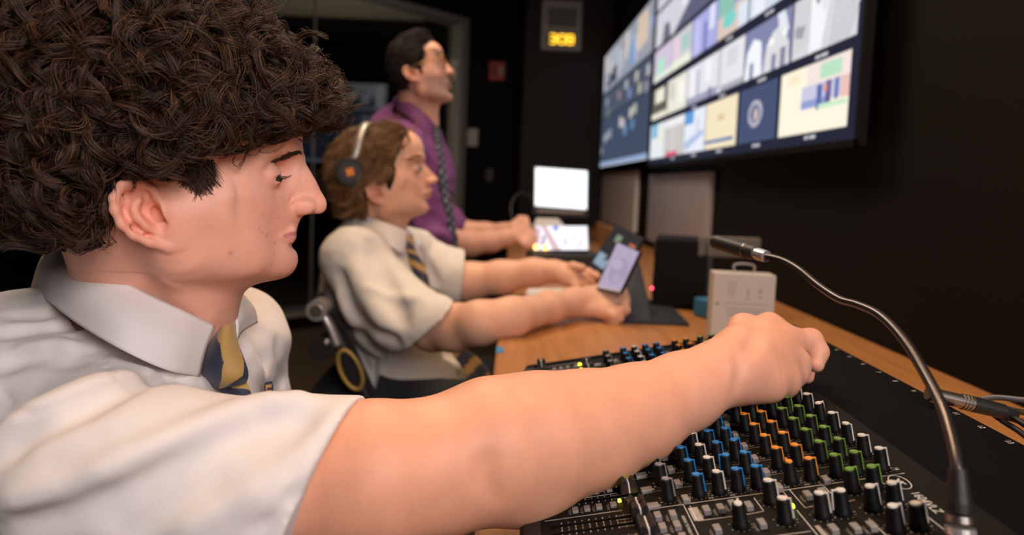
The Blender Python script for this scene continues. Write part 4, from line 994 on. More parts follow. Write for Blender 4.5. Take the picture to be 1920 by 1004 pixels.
def sculpt_head(f, H, p, big=True, ear_only=1, earscale=1.0, ear_sides=(1,)):
    s = H.s; K, L, F, S, U, B = H.K, H.L, H.F, H.S, H.U, H.B
    def ins(px, d, lat=0.0, du=0.0): return K(*px, lat)-F*d*s+U*du*s
    cr = p.get('cr', 1.0)
    f.ell(L(-0.002+.098*(1-cr)*.8, 0, .048-.03*(1-cr)), np.array([.098, .076, .090])*s*cr, B, 0.0)
    f.ell(L(-.035+.06*(1-cr), 0, .03), np.array([.068, .070, .075])*s*cr, B, .03*s)
    f.ell(ins(p['brow'], .048, 0, .022), np.array([.047, .062, .046])*s, B, .02*s)
    f.ell(L(.052, 0, -.005), np.array([.046, .060, .055])*s, B, .02*s)
    for sd in (1, -1):
        a = ins(p['brow'], .0095, sd*.010*s); b = ins(p['brow'], .015, sd*.030*s, .001); c = ins(p['brow'], .036, sd*.050*s, -.006)
        f.cone(a, b, .009*s, .0085*s, .010*s); f.cone(b, c, .0085*s, .009*s, .012*s)
        eye = K(*p['eye'], .032*s)-S*.032*s
        ck = eye-U*.024*s
        f.ell(ck-F*.028*s+S*sd*.045*s, np.array([.024, .019, .018])*s, B, .022*s)             # cheek bone
        f.ell(ck-F*.034*s-U*.022*s+S*sd*.034*s, np.array([.032, .023, .034])*s, B, .025*s)    # cheek
        f.cone(ck-F*.028*s+S*sd*.055*s, L(.012, sd*.062, .004), .014*s, .014*s, .02*s)
        ch = ins(p['chin'], .016, sd*.010*s); an = K(*p['angle'], .05*s)-S*.05*s+S*sd*.047*s
        md = (ins(p['jaw'], .0, 0)+U*.026*s)+S*sd*.034*s
        f.cone(ch, md, .0135*s, .016*s, .018*s); f.cone(md, an, .016*s, .018*s, .022*s); f.cone(an, L(.004, sd*.058, -.012), .018*s, .018*s, .025*s)
        f.cone(md+U*.010*s-F*.006*s, ck-F*.04*s+S*sd*.035*s, .017*s, .018*s, .03*s)
    f.ell(ins(p['subn'], .020, 0, -.010), np.array([.021, .027, .026])*s, B, .016*s)
    f.cone(ins(p['chin'], .0145, -.008*s), ins(p['chin'], .0145, .008*s), .0145*s, .0145*s, .012*s)
    f.cone(ins(p['chinb'], .010, 0, .012), ins(p['jaw'], .0, 0, .018), .013*s, .018*s, .02*s)
    f.ell(ins(p['jaw'], .002, 0, .038), np.array([.045, .036, .032])*s, B, .025*s)
    bxlo, bxhi = H.o-np.array([.10, .13, .115])*s, H.o+np.array([.17, .13, .075])*s
    if 'base' in p: clip_profile(f, H, p['base'], .036*s, .020*s, (bxlo, bxhi), grow=.0016*s)
    # eye sockets then lids
    for sd in (1, -1):
        eye = K(*p['eye'], .032*s)-S*.032*s+S*sd*.032*s
        f.ell(eye+F*.010*s+U*.003*s-S*sd*.002*s, np.array([.013, .017, .0105])*s, B, .014*s, 'sub')
        f.ell(eye-F*.004*s, np.array([.0128, .0142, .0118])*s, B, .004*s)
        if big:
            f.cone(eye+F*.0100*s-U*.0010*s-S*sd*.006*s, eye+F*.0045*s-U*.0025*s+S*sd*.0135*s, .0040*s, .0024*s, .0008, 'sub')
            f.crease([eye+F*.008*s+U*.0055*s-S*sd*.008*s, eye+F*.0085*s+U*.0075*s, eye+F*.004*s+U*.004*s+S*sd*.012*s], .0016*s, -.0012*s)
            f.crease([eye+F*.008*s-U*.0035*s-S*sd*.004*s, eye+F*.006*s-U*.005*s+S*sd*.011*s], .0016*s, .0010*s)
    # nose
    f.cone(ins(p['nasion'], .0085), ins(p['bridge'], .0085), .0082*s, .0078*s, .011*s)
    f.cone(ins(p['bridge'], .0085), ins(p['tip'], .0108), .0078*s, .0104*s, .008*s)
    f.cone(ins(p['bridge'], .020), ins(p['ala'], .010), .011*s, .013*s, .012*s)
    f.ell(ins(p['tip'], .0105), np.array([.0108, .0112, .0100])*s, B, .004*s)
    for sd in (1, -1):
        a = K(*p['ala'], .014*s)-S*.014*s+S*sd*.0130*s
        f.ell(a, np.array([.0112, .0066, .0085])*s, B, .0035*s)
        f.ell(ins(p['tipb'], .011, 0, .0015)+S*sd*.0062*s, np.array([.0055, .0028, .0032])*s, B, .001, 'sub')
        f.crease([a-F*.011*s+U*.004*s+S*sd*.003*s, a-F*.0115*s-U*.006*s+S*sd*.001*s], .0022*s, -.0034*s)
        f.crease([a+U*.0085*s+F*.004*s+S*sd*.003*s, a-F*.007*s+U*.0075*s+S*sd*.003*s], .0024*s, -.0024*s)
    f.cone(ins(p['tipb'], .006, 0, .0042), ins(p['subn'], .004, 0, .003), .0046*s, .0055*s, .005*s)
    # mouth
    for sd in (1, -1):
        mc = K(*p['mouth'], .024*s)-S*.024*s+S*sd*.023*s
        u0 = ins(p['ulip'], .0052, sd*.004*s); l0 = ins(p['llip'], .0064, sd*.004*s)
        um = (u0+mc)/2+F*.0030*s+U*.001*s; lm = (l0+mc)/2+F*.0028*s-U*.0008*s
        f.chain([mc-F*.003*s, um, u0, ins(p['ulip'], .0052)], np.array([.0026, .0040, .0048, .0046])*s, .0035*s)
        f.chain([mc-F*.003*s, lm, l0, ins(p['llip'], .0064)], np.array([.0026, .0048, .0060, .0060])*s, .0035*s)
        mm = (ins(p['ulip'], -.001)+ins(p['llip'], -.001))/2
        mq = (mm+mc)/2+F*.0042*s+S*sd*.002*s
        f.crease([mc+F*.0015*s, mq, mm], .0014*s, -.0022*s)
        f.crease([mc+F*.002*s+S*sd*.003*s+U*.003*s, mc-U*.006*s+S*sd*.004*s+F*.001*s], .0028*s, -.0012*s)
    f.crease([ins(p['crease'], 0, -.012*s), ins(p['crease'], 0, .012*s)], .004*s, -.0018*s)
    if 'prof' in p: clip_profile(f, H, p['prof'], .5*s, .0012*s, (bxlo, bxhi))
    # ears
    for sd in ear_sides:
        k = .001*earscale
        E = lambda a, b, l: H.o+S*sd*(l*s)+(F*(a+p.get('ex', 7.5))+U*(b+p.get('ey', 1.0)))*k*s
        lat = lambda a: .0715+.016*np.clip(-a/38, -.2, 1)
        f.cone(E(-14, 0, .066), E(-14, 0, .072), .020*s, .017*s, .004*s)
        for (c, d), (a2, b2), r in (((-14, 6), (-26, 8), .010), ((-18, -6), (-4, -17), .009), ((-26, 6), (-14, -14), .009)):
            f.cone(E(c, d, lat(c)+.000), E(a2, b2, lat(a2)-.001), r*s, r*s, .006*s, flat=S, q=.35)
        for (c, d) in EARH[2:10]: f.cone(E(c*.55-6, d*.55, lat(c*.55)), E(c*.92, d*.92, lat(c)+.0005), .009*s, .0052*s, .004*s, flat=S, q=.38)
        f.cone(E(-4, -18, .0735), E(3, -19, .0735), .0085*s, .0085*s, .005*s, flat=S, q=.5)
        f.cone(E(-15, 5, .0835), E(-8, -8, .0815), .0078*s, .0058*s, .0035*s, 'sub')
        f.cone(E(-10, 3, .0745), E(-4, -8, .0755), .0050*s, .0042*s, .0012*s, 'sub')
        f.ell(E(-15, 15, .083), np.array([.0060, .0050, .0045])*s*earscale, B, .003*s, 'sub')
        f.chain([E(a, b, lat(a)+.0035) for a, b in EARH], [r*s for r in [.0026, .0032, .0036, .0036, .0034, .0032, .0031, .0031, .0034, .0042, .0046, .0040, .0030]], .003*s)
        f.chain([E(a, b, lat(a)+.0015) for a, b in EARA], [.0026*s, .003*s, .0034*s, .0034*s, .0032*s, .003*s], .004*s)
        f.crease([E(-17, 20, lat(-17)+.002), E(-30, 15, lat(-30)+.002), E(-32, 4, lat(-32)+.001), E(-26, -10, lat(-26)+.001), E(-16, -17, lat(-16)+.001)], .0032*s, -.0030*s)
        f.ell(E(.5, 1, .0735), np.array([.0050, .0040, .0070])*s*earscale, B, .004*s)
        f.ell(E(-5, -9, .076), np.array([.0055, .003, .0035])*s*earscale, B, .003*s)
def face_tint(H, p, base, lip, extra=None):
    K, S, s = H.K, H.S, H.s; base = np.array(base)
    eye = K(*p['eye'], .032*s)
    red = base*np.array([1.04, .80, .80])
    spots = [(K(*p['tip'], 0), .020, .55), (K(*p['eye'], .03*s)-H.U*.035*s, .028, .35), (H.o+S*.075*s-H.F*.015*s, .030, .75), (K(*p['chin'], 0), .02, .25)]
    def fn(v):
        c = np.tile(base, (len(v), 1)); q = H.loc(v)
        for ctr, r, a in spots:
            w_ = a*np.exp(-((v-ctr)**2).sum(1)/(r*s)**2)[:, None]; c = c*(1-w_)+red*w_
        ll = np.abs(q[:, 1])
        def lipmask(a, r):
            A = H.loc(a); return A
        uc, lc, mc = H.loc(K(*p['ulip'], 0)), H.loc(K(*p['llip'], 0)), H.loc(K(*p['mouth'], .024*s))
        mid = (uc[2]+lc[2])/2; t = np.clip(ll/.025, 0, 1)
        top = (uc[2]+.0035-mid)*(1-t**2)+.0006; bot = (mid-lc[2]+.0052)*(1-t**2)+.0006; ymid = mid*(1-t)+mc[2]*t
        dz = q[:, 2]-ymid
        m = (q[:, 0] > mc[0]-.004) & (ll < .0255)
        lm = np.where(dz > 0, 1-dz/top, 1+dz/bot); w_ = (m*smoothstep(lm*3+.3))[:, None]*.85
        c = c*(1-w_)+np.array(lip)*w_
        # lids slightly darker, lash line
        e = H.loc(eye); dE = np.sqrt(((q[:, 0]-e[0])/.016)**2+((ll-.032)/.018)**2+((q[:, 2]-e[2])/.012)**2)
        w_ = (.28*np.exp(-dE**4))[:, None]; c = c*(1-w_)+base*np.array([.62, .42, .42])*w_
        if extra is not None: c = extra(v, q, c)
        return np.clip(c, 0, 1)
    return fn
def cheek(H):
    def fn(v):
        q = H.loc(v); al = np.abs(q[:, 1])
        w_ = smoothstep((al-.026)/.010)*smoothstep((q[:, 0]-.022)/.012)*smoothstep((q[:, 2]+.085)/.012)*smoothstep((-.0-q[:, 2]+.018)/.010)
        return w_*(q[:, 0] < .12)
    return fn
def eyes(H, p, parent, open_, iris=(0.05, 0.03, 0.02)):
    K, S, F, U, s = H.K, H.S, H.F, H.U, H.s
    wm = mat('eye_white', (0.62, 0.56, 0.52), 0.12, coat=0.5); im = mat('iris_brown', iris, 0.15, coat=0.6)
    for sd in (1, -1):
        e = K(*p['eye'], .032*s)-S*.032*s+S*sd*.032*s-F*.0040*s
        bm = bmesh.new(); sph(bm, e, .0117*s, 14); o = obj('eyeball', bm, wm, parent, True); 
        o.matrix_parent_inverse = parent.matrix_basis.inverted()
        d = F*.90-U*.20+S*.30; d /= np.linalg.norm(d)
        bm = bmesh.new(); sph(bm, e+d*.0060*s, .0070*s, 10); q = obj('iris', bm, im, o, True)
        bm = bmesh.new(); sph(bm, e+d*.0112*s, .0026*s, 8); obj('pupil', bm, MT['blk'], o, True)
def hairmat(name, c0, c1, c2, rough=0.42):
    m, N, L, b = nodemat(name)
    hi = N.new('ShaderNodeHairInfo'); cr = N.new('ShaderNodeValToRGB'); e = cr.color_ramp.elements
    e[0].color = (*c0, 1); e[0].position = 0.0; e[1].color = (*c2, 1); e[1].position = 1.0
    x = e.new(0.62); x.color = (*c1, 1)
    L.new(hi.outputs['Random'], cr.inputs['Fac']); L.new(cr.outputs['Color'], b.inputs['Base Color'])
    b.inputs['Roughness'].default_value = rough; b.inputs['Specular IOR Level'].default_value = 0.38
    return m
def vnormals(p, q):
    a = p[q[:, 2]]-p[q[:, 0]]; b = p[q[:, 3]]-p[q[:, 1]]; n = np.cross(a, b); N = np.zeros_like(p)
    for k in range(4): np.add.at(N, q[:, k], n)
    return N/np.maximum(np.linalg.norm(N, axis=1), 1e-12)[:, None]
def locks(p, n, g, nl, nh, L, amp, turns, lift, spread, rad, k=16, seed=1, jit=1.0, dirjit=.5, lenvar=.35):
    """curly locks: roots sampled on base vertices p with normals n; g(points)->flow direction; returns [nl*nh,k,3]"""
    r = np.random.default_rng(seed); idx = r.integers(0, len(p), nl); R = p[idx]; Nn = n[idx]; G = g(R, Nn)+r.normal(size=(nl, 3))*dirjit
    G -= Nn*(G*Nn).sum(1)[:, None]; G /= np.linalg.norm(G, axis=1)[:, None]+1e-9; T = np.cross(Nn, G)
    t = np.linspace(0, 1, k)[None, :, None]; LL = (L*(1+lenvar*r.uniform(-1, 1, nl)))[:, None, None]
    ph = r.uniform(0, 6.28, nl)[:, None, None]; tw = (turns*(1+.35*r.uniform(-1, 1, nl)))[:, None, None]*r.choice([-1, 1], nl)[:, None, None]
    A = (amp*(1+.5*r.uniform(-1, 1, nl)))[:, None, None]*np.minimum(t*3, 1)
    C = R[:, None]+Nn[:, None]*(lift*np.sin(t*2.4))+G[:, None]*LL*t
    out = []
    for h in range(nh):
        off = (T*r.normal(0, spread, nl)[:, None]+G*r.normal(0, spread, nl)[:, None]+Nn*r.normal(0, spread*.6, nl)[:, None])[:, None]
        dp = r.normal(0, .28*jit, nl)[:, None, None]; da = 1+r.normal(0, .14, nl)[:, None, None]
        X = C+off*(1+.4*t)+A*da*(np.cos(6.283*tw*t+ph+dp)-np.cos(ph+dp)*(1-t))*T[:, None]+A*da*(np.sin(6.283*tw*t+ph+dp))*Nn[:, None]*.8
        out.append(X)
    return np.concatenate(out, 0)
def surf(f, px, py, lift=0.0):
    d = ray(px, py); d = d/np.linalg.norm(d); ts = np.arange(0.2, 3.0, f.h*0.7); X = CAM+ts[:, None]*d
    I = np.round((X-f.lo)/f.h).astype(int); ok = ((I >= 0) & (I < f.n)).all(1); v = np.full(len(ts), .05)
    v[ok] = f.D[I[ok, 0], I[ok, 1], I[ok, 2]]
    w_ = np.where(v < 0)[0]
    if len(w_) == 0: return None
    return X[w_[0]]-d*lift
def pxcrease(f, pts, w_, dep, n=5):
    q = spline([(a, b) for a, b in pts], n); W_ = [surf(f, a, b) for a, b in q]; W_ = [x for x in W_ if x is not None]
    if len(W_) > 1: f.crease(W_, w_, dep)
def patch(name, rows, m, parent, thick=0.0, colfn=None, n=6, solid=True):
    """surface through a grid of world points rows[i][j], refined by splines and given real thickness"""
    fine = [spline(r_, n) for r_ in rows]; cols_ = [spline([fr_[j] for fr_ in fine], n) for j in range(len(fine[0]))]
    A = np.array(cols_).transpose(1, 0, 2); h, w_, _ = A.shape
    idx = np.arange(h*w_).reshape(h, w_); q = np.stack([idx[:-1, :-1], idx[1:, :-1], idx[1:, 1:], idx[:-1, 1:]], -1).reshape(-1, 4)
    V = A.reshape(-1, 3); a = A[1:-1, 2:]-A[1:-1, :-2]; 
    du = np.gradient(A, axis=1); dv = np.gradient(A, axis=0); N = np.cross(du, dv); N /= np.linalg.norm(N, axis=2)[..., None]+1e-9
    W_ = (A-N*thick).reshape(-1, 3); b = len(V)
    per = list(idx[0, :])+list(idx[1:, -1])+list(idx[-1, -2::-1])+list(idx[-2:0:-1, 0])
    Fc = q.tolist()+(q[:, ::-1]+b).tolist()+[[int(per[i]), int(per[(i+1) % len(per)]), int(per[(i+1) % len(per)])+b, int(per[i])+b] for i in range(len(per))]
    me = bpy.data.meshes.new(name); me.from_pydata(np.concatenate([V, W_]).tolist(), [], Fc); me.polygons.foreach_set('use_smooth', [True]*len(me.polygons))
    if colfn is not None:
        v_, u_ = np.meshgrid(np.linspace(0, 1, h), np.linspace(0, 1, w_), indexing='ij'); c = colfn(u_.ravel(), v_.ravel()); c = np.concatenate([c, c])
        ca = me.color_attributes.new('tint', 'FLOAT_COLOR', 'POINT'); ca.data.foreach_set('color', np.concatenate([c, np.ones((len(c), 1))], 1).astype(np.float32).ravel())
    bm = bmesh.new(); bm.from_mesh(me); bmesh.ops.recalc_face_normals(bm, faces=bm.faces); bm.to_mesh(me); bm.free()
    o = link(name, me, m, parent)
    o.matrix_parent_inverse = parent.matrix_basis.inverted(); return o
def adopt(o, parent): o.parent = parent; o.matrix_parent_inverse = parent.matrix_basis.inverted(); return o

SKIN = skinmat('skin_front_boy'); SKINB = skinmat('skin_seated_boy', .6); SKINM = skinmat('skin_man', .5)
SHIRT = mat('white_cotton_shirt', (0.74, 0.71, 0.69), 0.85, bump=0.35, bscale=1400, spec=0.2, sheen=0.1)
SHIRTB = mat('white_cotton_shirt_seated', (0.70, 0.66, 0.60), 0.85, bump=0.3, bscale=1400, spec=0.2)
NAVY, GOLD = (0.010, 0.017, 0.045), (0.44, 0.27, 0.075)
TIE = attrmat('striped_silk_tie', rough=0.45, bump=0.5, bscale=1600, sheen=0.3)
TROUSER = mat('dark_trouser_cloth', (0.012, 0.013, 0.018), 0.85, bump=0.3, bscale=900)

# ------------------------------------------------------------------ boy in the foreground
def front_boy():
    H = Head(16, 0, (303, 405), (500, 350), .62)
    p = dict(brow=(579, 288), nasion=(572, 306), bridge=(591, 336), tip=(613, 385), tipb=(603, 401), subn=(563, 411), ulip=(557, 430), llip=(556, 446), crease=(549, 461),
             chin=(561, 489), chinb=(545, 521), jaw=(460, 536), angle=(345, 482), eye=(509, 331), mouth=(533, 443), ala=(567, 387))
    p['prof'] = [(572, 235), (577, 262), (579.5, 276), (580, 284), (577, 292), (572.8, 300), (573.5, 306), (578, 314), (586, 328), (593, 340), (599, 351), (606, 364), (611, 374), (613, 384), (611.5, 392), (607, 398), (600, 401), (590, 401), (572, 402.5), (565, 408), (562, 415), (560.5, 424), (556.5, 430), (557.7, 437), (556, 445), (553, 452), (549, 460), (552, 465), (558, 473), (561, 482), (561.7, 490), (561, 497), (557, 507), (550, 516), (540, 522), (529, 526), (510, 530.5), (490, 534), (465, 536), (445, 538), (434, 545), (428, 560), (418, 590), (400, 640)]
    p['base'] = [(572, 235), (577, 262), (578, 276), (577, 286), (572, 296), (568, 306), (566, 330), (563, 370), (560, 400), (557, 415), (553, 426), (550, 437), (548, 450), (548, 459), (552, 466), (557, 473), (560.5, 482), (561.2, 490), (560, 497), (556, 507), (549, 516), (539, 522), (528, 526), (509, 530.5), (490, 534), (465, 536), (445, 538), (434, 545), (428, 560), (418, 590), (400, 640)]
    t = thing('person', 'boy with curly dark brown hair and white shirt reaching over the mixing console', 'person', (-0.34, 0.62, 0.42))
    f = Field((-.50, .30, .72), (.335, .90, 1.20), .00135)
    sculpt_head(f, H, p, True, earscale=.90)
    s = H.s; L = H.L
    nb = P(268, 655, .645)
    f.cone(L(-.012, 0, -.005), nb, .053, .055, .022); f.cone(L(.02, 0, -.045), P(330, 640, .63), .036, .050, .02)
    f.cone(L(-.045, 0, .0), nb+[-.004, 0, 0], .036, .046, .03)
    f.crease([H.K(330, 480, .055), P(345, 560, .575), P(385, 600, .585)], .012, .003)
    # right arm
    sh = P(250, 880, .455)
    arm = [(250, 880, .455, .040), (420, 890, .458, .042), (560, 902, .464, .0400), (632, 900, .467, .0460), (700, 893, .468, .0495), (820, 875, .486, .0465), (925, 842, .503, .0505), (1010, 824, .517, .0490), (1100, 806, .535, .0450), (1190, 776, .556, .0385), (1280, 735, .580, .0318), (1350, 702, .598, .0268)]
    f.chain([P(*a[:3]) for a in arm], [a[3] for a in arm], .012)
    f.cone(nb-[0, 0, .05], sh, .040, .038, .02); f.ell(nb-[0.03, 0, .11], (.07, .11, .09), None, .03)
    f.cone(P(925, 868, .512), P(985, 905, .505), .034, .030, .018)
    # hand : wrist, fanned metacarpals, thumb side up and away from the lens
    W = P(1362, 697, .602)
    f.cone(P(1345, 700, .596), W, .0272, .0255, .012, flat=(0, 1, .3), q=.9)
    mc = dict(i=P(1441, 611, .668), m=P(1478, 640, .655), r=P(1478, 680, .636), p=P(1455, 712, .615))
    for k, r0, r1 in (('i', .016, .0122), ('m', .016, .0128), ('r', .016, .0125), ('p', .016, .0120)):
        a = W+(mc[k]-W)*.08; f.cone(a, mc[k], r0, r1, .022)
    f.cone(P(1395, 655, .622), P(1440, 672, .632), .020, .018, .018); f.cone(P(1390, 700, .604), P(1430, 712, .606), .019, .016, .014)
    f.cone(P(1378, 722, .600), P(1448, 728, .600), .0115, .0105, .012)
    # index reaches forward and down to the knob, mostly behind the middle finger
    f.chain([mc['i'], P(1492, 634, .694), P(1516, 666, .690), P(1512, 706, .672)], [.0118, .0098, .0086, .0074], .005)
    f.chain([mc['m'], P(1520, 638, .660), P(1534, 660, .655), P(1530, 684, .648)], [.0128, .0104, .0090, .0076], .006)
    f.chain([mc['r'], P(1497, 682, .636), P(1494, 702, .632), P(1489, 717, .632)], [.0122, .0090, .0078, .0062], .010)
    f.chain([mc['p'], P(1474, 714, .618), P(1468, 724, .622), P(1458, 728, .626)], [.0118, .0092, .0082, .0070], .012)
    # thumb
    f.chain([P(1370, 665, .622), P(1394, 618, .662), P(1440, 640, .705), P(1488, 690, .690)], [.0185, .0135, .0105, .0085], .010)
    # tendons, knuckle dip, wrist creases
    f.crease([P(1415, 645, .635), mc['i']+[0, -.006, .008]], .006, .0008)
    pxcrease(f, [(1416, 600), (1418, 630), (1400, 660)], .007, -.0016)
    pxcrease(f, [(1380, 655), (1388, 690), (1380, 728)], .006, -.0008)
    pxcrease(f, [(917, 850), (907, 878), (914, 912), (938, 940)], .008, -.0004)
    nailp = P(1528, 690, .640)
    def extra(v, q, c):
        # stubble of spots and a few moles, shaved jaw slightly darker
        for (px, py, lat, r, a) in ((484, 430, .052, .0016, .6), (491, 436, .052, .0012, .5), (498, 442, .050, .0016, .8), (515, 456, .044, .0011, .6), (432, 475, .064, .0022, .4), (515, 476, .040, .0012, .5), (495, 506, .040, .0014, .5), (492, 402, .056, .0014, .4), (524, 410, .045, .0012, .3), (574, 337, .010, .0010, .4)):
            c0_ = surf(f, px, py)
            if c0_ is None: continue
            w_ = a*np.exp(-((v-c0_)**2).sum(1)/r**2)[:, None]; c = c*(1-w_)+np.array([.36, .12, .10])*w_
        for (px, py, Y, r) in ((1235, 692, .53, .0015), (877, 735, .47, .0012)):
            w_ = np.exp(-((v-P(px, py, Y))**2)[:, [0, 2]].sum(1)/r**2)[:, None]*.8; c = c*(1-w_)+np.array([.10, .04, .03])*w_
        am = (smoothstep((v[:, 0]+.17)/.06)*(v[:, 2] < .94))[:, None]*.75; c = c*(1-am)+np.array([.72, .345, .205])*am  # warm overhead light painted into the arm's skin colour
        hand = smoothstep((v[:, 0]-.12)/.09)[:, None]*.30; c = c*(1-hand)+np.array([.86, .45, .33])*hand
        return c
    body, bp, bq = field_obj('body', f, SKIN, None, face_tint(H, p, (.82, .435, .315), (.56, .21, .20), extra), smooth_iter=1, mask=cheek(H), mask_iter=45)
    adopt(body, t)
    eyes(H, p, t, .4)
    # eyebrow and lashes
    r = np.random.default_rng(4); st = []
    br = spline([(584, 290), (566, 286), (548, 290), (530, 297), (511, 303)], 30); n_ = len(br)
    for j in range(620):
        u = r.random(); a = br[int(u*(n_-1))]; wd = 6.5*(1-u*.75)
        px, py = a[0]+r.normal(0, 1.5), a[1]+r.normal(0, wd*.42); q0 = surf(f, px, py)
        if q0 is None or (q0-H.M0) @ H.S < -.02: continue
        dr = -H.F*.8+H.U*(.35-.9*u+r.normal(0, .15))+H.S*.55; dr /= np.linalg.norm(dr); tt = np.linspace(0, 1, 6)[:, None]
        st.append(q0+dr*tt*.0068+H.S*.0012*np.sin(tt*3)+H.F*.0006)
    HB = hairmat('dark_brown_hair', (.008, .0036, .002), (.030, .013, .007), (.150, .072, .034), .5)
    adopt(hair_obj('eyebrow', np.array(st), .00019, HB, None), t)
    st = []; e = H.K(*p['eye'], .032)
    for j in range(34):
        u = j/33; b0 = e+H.F*(.0088-.0035*u)-H.S*(.010-.021*u)+H.U*(.0006-.0024*u); d0 = H.F*(1.0-.2*u)-H.U*.25+H.S*(.5*u-.1); d0 /= np.linalg.norm(d0)
        tt = np.linspace(0, 1, 7)[:, None]; st.append(b0+d0*tt*.0085+H.U*.0035*tt**2+r.normal(0, .0003, 3))
    adopt(hair_obj('eyelashes', np.array(st), .00010, HB, None), t)
    # hair : dark mass plus curly locks
    hf = Field(tuple(H.o-[.20, .18, .09]), tuple(H.o+[.19, .17, .23]), .0026)
    E_ = lambda F_, l, U_, r3, k=.02, op='add': hf.ell(L(F_, l, U_), np.array(r3), H.B, k, op)
    E_(-.006, 0, .073, (.114, .097, .102)); E_(.078, .0, .092, (.036, .066, .040)); E_(-.03, 0, .10, (.10, .098, .09))
    a3, b3, c3 = H.K(604, 212, 0), H.K(330, 294, .080), H.K(500, 218, .066); nn = np.cross(b3-a3, c3-a3); nn /= np.linalg.norm(nn); nn = -nn*np.sign(nn[2]); hf.cut(a3, nn, .006)
    hf.ell(L(.085, 0, .000), np.array([.050, .082, .050]), H.B, .01, 'sub')
    E_(-.070, 0, .030, (.052, .088, .055), .03); E_(-.058, 0, .000, (.036, .064, .034), .02)
    hf.noise(.0050, 95, 3); hf.noise(.0025, 210, 5)
    cap, cp, cq = field_obj('hair_mass', hf, mat('dark_hair_underlayer', (.0045, .0025, .0016), .85, spec=.15), None, None, 0)
    hairroot = adopt(cap, t); cap.name = 'curly_hair'
    N_ = vnormals(cp, cq)
    if ((cp-cp.mean(0))*N_).sum(1).mean() < 0: N_ = -N_
    q = H.loc(cp); edge = (q[:, 2] > -.05)
    cp2, n2 = cp[edge], N_[edge]
    def flow(x, n): 
        ql = H.loc(x); return H.F*np.where(ql[:, 0] > -.02, .9, -.2)[:, None]-H.U*(.8+0*ql[:, :1])+H.S*.2*np.sign(ql[:, 1:2])
    A = locks(cp2, n2, flow, 2300, 30, .034, .0060, .80, .011, .0013, .0002, 15, 11, .45, .8)
    Bk = locks(cp2, n2, flow, 900, 8, .036, .0060, 1.1, .014, .0024, .0002, 15, 12, 1.0, 1.1)
    X = np.concatenate([A, Bk]); ql = H.loc(X.reshape(-1, 3)).reshape(X.shape)
    # keep the locks off the face and the ear
    bad = ((ql[..., 0] > .030) & (ql[..., 2] < .038+.42*np.clip(ql[..., 0]-.03, 0, .09)) & (ql[..., 0] < .15)).any(1) | (ql[..., 2] < -.030).any(1) | ((ql[..., 0] > -.030) & (ql[..., 0] <= .030) & (ql[..., 2] < .026) & (ql[..., 1] > .04)).any(1)
    keepm = ~bad
    adopt(hair_obj('hair_locks', X[keepm], .00030, HB, None), cap)
    # a few fine curls over forehead, sideburn and ear
    st = []
    def curl(pts, lat, n=7, sp=.0009):
        base = [H.K(a, b, l) for (a, b), l in zip(pts, lat)]
        S_ = np.array(spline(base, 6))
        for _ in range(n): st.append(S_+r.normal(0, sp, 3)*np.linspace(.6, 1.2, len(S_))[:, None]+r.normal(0, .00022, S_.shape))
    curl([(520, 262), (505, 272), (486, 283), (497, 288), (520, 284), (533, 272)], [.062, .064, .066, .066, .062, .06]); curl([(470, 280), (462, 290), (478, 292), (488, 285)], [.07, .071, .07, .07])
    curl([(462, 285), (458, 300), (452, 312), (449, 317)], [.073, .073, .072, .072], 5, .0006); curl([(440, 292), (436, 305), (444, 312), (452, 303)], [.074]*4, 5, .0006)
    curl([(238, 318), (250, 335), (252, 352), (243, 362)], [.088, .094, .095, .092], 10, .0006); curl([(207, 318), (214, 340), (217, 372)], [.088, .092, .094], 14, .0014)
    curl([(560, 262), (575, 268), (590, 262)], [.03, .03, .03], 8); curl([(590, 255), (605, 265), (598, 272)], [.01, .01, .01], 8)
    Lm = max(len(x) for x in st); st = [np.stack([np.interp(np.linspace(0, 1, 20), np.linspace(0, 1, len(x)), x[:, k]) for k in range(3)], 1) for x in st]
    adopt(hair_obj('loose_curls', np.array(st), .00017, HB, None), cap)
    sb = []
    for j in range(1100):   # sideburn
        u, v_ = r.random(), r.random(); px, py = 338+62*u-2*v_, 296+60*v_*(1-abs(u-.6)*1.4); q0 = surf(f, px, py)
        if q0 is None: continue
        d0 = -H.U*1.0+H.F*r.normal(.1, .35)+H.S*.15; tt = np.linspace(0, 1, 8)[:, None]; sb.append(q0+d0*tt*.012+H.S*.0022*np.sin(tt*3))
    adopt(hair_obj('sideburn', np.array(sb), .00024, HB, None), cap)
    # ---------------- shirt
    g = Field((-.60, .28, .40), (-.03, 1.0, 1.02), .0026)
    g.cone(P(225, 862, .470), P(330, 760, .79), .060, .062, .03, flat=(0, 0, 1), q=.9)
    g.ell((-.345, .625, .74), (.118, .185, .165), None, .04); g.ell((-.425, .62, .825), (.095, .150, .102), None, .04)
    g.ell((-.36, .62, .60), (.125, .175, .22), None, .05)
    g.cone(P(225, 790, .54), P(95, 690, .62), .048, .055, .04)
    g.cone((-.31, .79, .845), (-.295, .825, .73), .057, .053, .03); g.cone((-.325, .70, .865), (-.31, .80, .85), .048, .054, .03)
    g.cone(P(340, 700, .66), P(450, 655, .76), .045, .045, .03)
    sl = [(180, 880, .450, .060), (300, 900, .448, .058), (430, 916, .452, .0570), (540, 910, .456, .0575), (650, 905, .466, .0560), (720, 906, .474, .0550)]
    g.chain([P(*a[:3]) for a in sl], [a[3] for a in sl], .012)
    a_, b_ = P(677, 752, .485), P(566, 1010, .455); nrm = np.cross(b_-a_, np.array([.12, 1, .05])); nrm = nrm*np.sign(nrm[0])
    g.noise(.0022, 26, 21); g.noise(.0009, 70, 22)
    C_ = lambda pts, w_, d: pxcrease(g, pts, w_, d)
